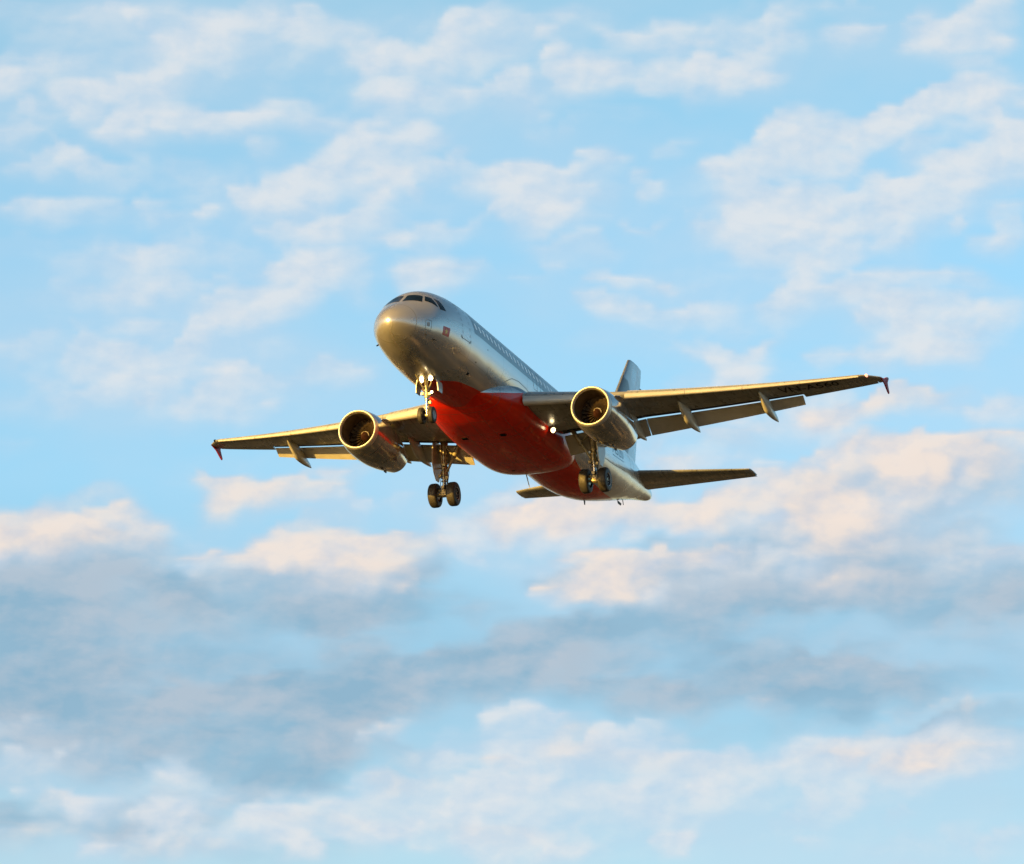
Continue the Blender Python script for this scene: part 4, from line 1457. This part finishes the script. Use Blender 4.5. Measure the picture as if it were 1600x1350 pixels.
# ---- landing gear
def wheel(parent, cx, cy, cz, r, w, rim_mat, side, dark):
    """tyre + rim turning about the y axis; side = outboard direction"""
    tyre = MB()
    prof = []
    rr = r * .56
    for a in np.linspace(0, 1, 25):
        ang = math.pi * a
        yy = -w / 2 * math.copysign(abs(math.cos(ang)) ** .55, math.cos(ang))
        rad = rr + (r - rr) * (math.sin(ang) ** .42)
        prof.append((yy, rad))
    pf = []
    for yy, rad in prof:
        pf.append((yy, rad))
        for gv in (-.3, -.1, .1, .3):
            pass
    tyre.lathe(pf, (cx, cy, cz), (0, 1, 0), 56)
    ty = tyre.build('wheel', M_tyre, parent)
    m_ = MB()
    m_.lathe([(side * w * .30, .02), (side * w * .36, r * .14), (side * w * .30, r * .18), (side * w * .22, r * .40), (side * w * .40, r * .50), (side * w * .47, r * .56), (side * w * .40, r * .60)], (cx, cy, cz), (0, 1, 0), 40)
    m_.build('rim', rim_mat, parent)
    m_ = MB()
    for k in range(8):
        a = 2 * math.pi * k / 8
        c_ = np.array((cx + r * .33 * math.cos(a), cy + side * w * .27, cz + r * .33 * math.sin(a)))
        m_.tube(c_, c_ + np.array((0, side * .035, 0)), .022, n=8)
    m_.build('wheel_bolts', M_rim, parent)
    # inner hub facing the leg
    m_ = MB()
    m_.lathe([(-side * w * .42, .05), (-side * w * .42, r * .34), (-side * w * .10, r * .40), (-side * w * .30, r * .57)], (cx, cy, cz), (0, 1, 0), 36)
    m_.build('brake_pack', M_rimd if not dark else M_gold, parent)


def make_main(sgn):
    g = bpy.data.objects.new('main_landing_gear', None)
    COL.objects.link(g)
    g.parent = plane
    g['label'] = ('starboard' if sgn > 0 else 'port') + ' main landing gear leg with two black tyres'
    X, Y, Z = 17.71, 3.795 * sgn, -3.64
    top = np.array((17.45, 3.72 * sgn, -1.05))
    foot = np.array((X, Y, Z))
    d = foot - top
    at = lambda t: top + d * t
    m_ = MB()
    m_.tube(at(0), at(.12), .20, .17, 28)
    m_.tube(at(.12), at(.58), .15, .145, 28)
    m_.tube(at(.56), at(.66), .175, .175, 28)
    m_.tube(at(.30), at(.36), .175, .175, 28)
    m_.build('shock_strut', M_gear, g)
    m_ = MB()
    m_.tube(at(.64), at(.98), .092, .092, 24)
    m_.build('oleo_piston', M_chrome, g)
    m_ = MB()
    m_.tube(foot + (0, -.62, 0), foot + (0, .62, 0), .075, n=20)
    m_.tube(foot + (0, -.20, 0), foot + (0, .20, 0), .125, n=20)
    m_.box(foot + (-.02, 0, .12), (.26, .22, .26))
    m_.build('axle', M_gold, g)
    for sy in (-1, 1):
        wheel(g, X, Y + sy * .465, Z, .585, .43, M_rimd, sy, True)
        m_ = MB()
        m_.lathe([(sy * .41 - sy * .21, .29), (sy * .42 - sy * .2, .315)], (X, Y + sy * .465, Z), (0, 1, 0), 40)
        m_.build('wheel_rim_edge', M_rim, g)
    # torque links in front / behind
    m_ = MB()
    k = at(.80) + np.array((.42, 0, 0))
    for s_ in (-1, 1):
        m_.tube(at(.63) + np.array((.10, .10 * s_, 0)), k + np.array((0, .03 * s_, 0)), .045, .035, 10)
        m_.tube(at(.97) + np.array((.10, .10 * s_, 0)), k + np.array((0, .03 * s_, 0)), .045, .035, 10)
    m_.tube(k + np.array((0, -.09, 0)), k + np.array((0, .09, 0)), .05, n=12)
    m_.build('torque_link', M_gear, g)
    # side stay: upper thick arm, lower thin arm, lock link
    up_ = np.array((17.2, 2.75 * sgn, -1.08))
    lo_ = at(.60) + np.array((0, -.12 * sgn, 0))
    mid = up_ + (lo_ - up_) * .48
    m_ = MB()
    m_.tube(up_, mid, .115, .10, 18)
    m_.tube(mid, lo_, .07, .06, 16)
    m_.tube(mid + np.array((0, 0, -.13)), mid + np.array((0, 0, .10)), .10, n=14)
    m_.build('side_stay', M_gear, g)
    m_ = MB()
    m_.tube(at(.14) + np.array((-.05, -.15 * sgn, 0)), mid + np.array((-.08, .10 * sgn, .03)), .05, .045, 14)
    m_.tube(at(.14) + np.array((-.05, -.20 * sgn, 0)), at(.14) + np.array((-.05, .0, 0)), .075, n=14)
    m_.build('lock_link', M_gear, g)
    m_ = MB()
    m_.tube(at(.10) + np.array((-.22, .12 * sgn, 0)), at(.56) + np.array((-.14, .02 * sgn, 0)), .05, .04, 14)
    m_.build('retraction_jack', M_gear, g)
    # hoses and clamps
    m_ = MB()
    rng = np.random.RandomState(4)
    for q in range(5):
        a = R(150 + 50 * q)
        off = np.array((math.cos(a), math.sin(a), 0))
        pts = [at(t) + off * (.19 + .05 * math.sin(9 * t + q)) for t in np.linspace(.2, .95, 12)]
        for p0, p1 in zip(pts[:-1], pts[1:]):
            m_.tube(p0, p1, .017, n=7)
    m_.build('brake_hose', M_hose, g)
    m_ = MB()
    for t in (.24, .42, .50, .60, .68, .74, .90):
        m_ = MB()
        m_.tube(at(t), at(t + .018), .19 if t < .62 else .14, n=20)
        m_.build('strut_collar', M_gold, g)
    for t, a in ((.46, 200), (.66, 120), (.7, 240), (.88, 180), (.92, 90)):
        off = np.array((math.cos(R(a)), math.sin(R(a)), 0)) * .2
        b_ = MB()
        b_.box(at(t) + off, (.12, .14, .16))
        b_.build('valve_block', M_gold, g)
    # door carried by the leg on its outboard side
    m_ = MB()
    rings = []
    for t, w0, w1, oy in ((0.02, -.62, .62, .30), (.2, -.66, .66, .34), (.45, -.6, .58, .36), (.62, -.42, .40, .34), (.74, -.2, .16, .31)):
        c_ = at(t)
        rings.append([c_ + np.array((w0, sgn * (oy + .05), 0)), c_ + np.array((w1, sgn * (oy + .05), 0)), c_ + np.array((w1 * .97, sgn * oy, 0)), c_ + np.array((w0 * .97, sgn * oy, 0))])
    m_.loft(rings)
    m_.build('gear_door', M_canoe, g)
    m_ = MB()
    for t in (.2, .5):
        m_.tube(at(t), at(t) + np.array((0, sgn * .34, 0)), .035, n=10)
    m_.build('door_rod', M_gear, g)
    # open wheel bay in the wing underside
    m_ = MB()
    yb = 3.7
    zl = wing_lower(17.0, yb)
    return g


make_main(1)
make_main(-1)

# nose gear
ng = bpy.data.objects.new('nose_landing_gear', None)
COL.objects.link(ng)
ng.parent = plane
ng['label'] = 'nose landing gear with two lit lamps'
foot = np.array((5.07, 0, -3.66))
top = np.array((4.92, 0, -1.75))
d = foot - top
at = lambda t: top + d * t
m_ = MB()
m_.tube(at(0), at(.55), .092, .085, 24)
m_.tube(at(.50), at(.58), .112, .112, 24)
m_.tube(at(.16), at(.22), .13, .13, 24)
m_.build('shock_strut', M_gear, ng)
m_ = MB()
m_.tube(at(.55), at(.97), .055, .055, 20)
m_.build('oleo_piston', M_chrome, ng)
m_ = MB()
m_.tube(foot + (0, -.30, 0), foot + (0, .30, 0), .05, n=16)
m_.tube(foot + (0, -.12, 0), foot + (0, .12, 0), .085, n=18)
m_.build('axle', M_gear, ng)
for sy in (-1, 1):
    wheel(ng, 5.07, sy * .25, -3.66, .38, .225, M_rim, sy, False)
m_ = MB()
k = at(.76) + np.array((.30, 0, 0))
for s_ in (-1, 1):
    m_.tube(at(.60) + np.array((.08, .07 * s_, 0)), k, .03, .025, 10)
    m_.tube(at(.95) + np.array((.06, .07 * s_, 0)), k, .03, .025, 10)
m_.tube(k + np.array((0, -.07, 0)), k + np.array((0, .07, 0)), .045, n=10)
m_.build('torque_link', M_gear, ng)
m_ = MB()
for s_ in (-1, 1):
    m_.tube(at(.42) + np.array((0, .08 * s_, 0)), np.array((4.85, .36 * s_, -1.95)), .035, .03, 12)
    m_.tube(at(.44) + np.array((.02, .05 * s_, 0)), np.array((4.1, .22 * s_, -1.95)), .04, .035, 12)
m_.build('drag_stay', M_gear, ng)
m_ = MB()
for t in (.12, .30, .40, .62):
    m_ = MB()
    m_.tube(at(t), at(t + .02), .145 if t < .5 else .095, n=18)
    m_.build('strut_collar', M_gold, ng)
for p_, z_ in (((-.05, .17, 0), .48), ((-.05, -.17, 0), .50), ((.12, -.12, 0), .68)):
    m_ = MB()
    m_.box(at(z_) + np.array(p_), (.15, .11, .14))
    m_.build('steering_actuator', M_gold, ng)
m_ = MB()
for q in range(3):
    pts = [at(t) + np.array((.10 + .02 * q, .08 * (q - 1) + .03 * math.sin(8 * t), 0)) for t in np.linspace(.1, .9, 10)]
    for p0, p1 in zip(pts[:-1], pts[1:]):
        m_.tube(p0, p1, .014, n=6)
m_.build('steering_hose', M_hose, ng)
# lamps on the leg
for (y, z, r_, mt_) in ((-.28, -2.04, .105, M_lamp), (.17, -2.10, .10, M_lamp), (-.33, -2.68, .06, M_lampw)):
    m_ = MB()
    c_ = np.array((4.78, y, z))
    m_.lathe([(.16, .02), (.13, r_ * .8), (.0, r_ * 1.08), (-.02, r_ * 1.08)], c_, (1, 0, 0), 24)
    m_.tube(c_ + np.array((.08, 0, 0)), np.array((4.93, y * .3, z)), .03, n=8)
    m_.build('taxi_lamp', M_gear, ng)
    m_ = MB()
    m_.lathe([(-.021, r_), (-.04, r_ * .7), (-.05, .001)], c_, (1, 0, 0), 24)
    m_.build('taxi_lamp_lens', mt_, ng)
# doors of the nose bay that stay open
for s_ in (-1, 1):
    m_ = MB()
    rings = []
    for t in np.linspace(0, 1, 5):
        z = -1.93 - .62 * t
        yy = s_ * (.42 + .10 * t + .03 * math.sin(math.pi * t))
        rings.append([(4.95 + .08 * t, yy, z), (5.75 - .20 * t, yy, z), (5.75 - .20 * t, yy + s_ * .03, z), (4.95 + .08 * t, yy + s_ * .03, z)])
    m_.loft(rings)
    m_.build('gear_door', M_canoe, ng)

# ------------------------------------------------------------------ ground: one sheet to the horizon, seen only as a mirror image in the belly
gm, gt, gb = new_mat('ground_grass_and_earth')
gco = nd(gt, 'ShaderNodeTexCoord').outputs['Object']
n1 = noise(gt, gco, .012, 6, .62)
n2 = noise(gt, vmt(gt, 'MULTIPLY', gco, (1, .35, 1)), .035, 5, .6)
n3 = noise(gt, gco, .9, 4, .6)
grass = mixc(gt, maprange(gt, n3.outputs[0], .3, .7), (.008, .009, .004), (.024, .021, .009))
dry = mixc(gt, maprange(gt, n3.outputs[0], .3, .7), (.075, .052, .025), (.13, .088, .040))
gcol = mixc(gt, maprange(gt, n1.outputs[0], .54, .62), grass, dry)
gcol = mixc(gt, maprange(gt, n2.outputs[0], .58, .62), gcol, (.50, .34, .16))
setin(gt, gb.inputs['Base Color'], gcol)
gb.inputs['Roughness'].default_value = .95
m_ = MB()
n = 40
ext = 24000.0
cs = [math.copysign(abs(t) ** 2.2, t) * ext for t in np.linspace(-1, 1, n + 1)]
rng = np.random.RandomState(2)
vv = [(x, y, 0.0 if math.hypot(x, y) < 900 else (rng.rand() - .6) * 4) for x in cs for y in cs]
ff = [(i * (n + 1) + j, (i + 1) * (n + 1) + j, (i + 1) * (n + 1) + j + 1, i * (n + 1) + j + 1) for i in range(n) for j in range(n)]
m_.add(vv, ff)
gr_o = m_.build('ground', gm, None)
gr_o['kind'] = 'structure'
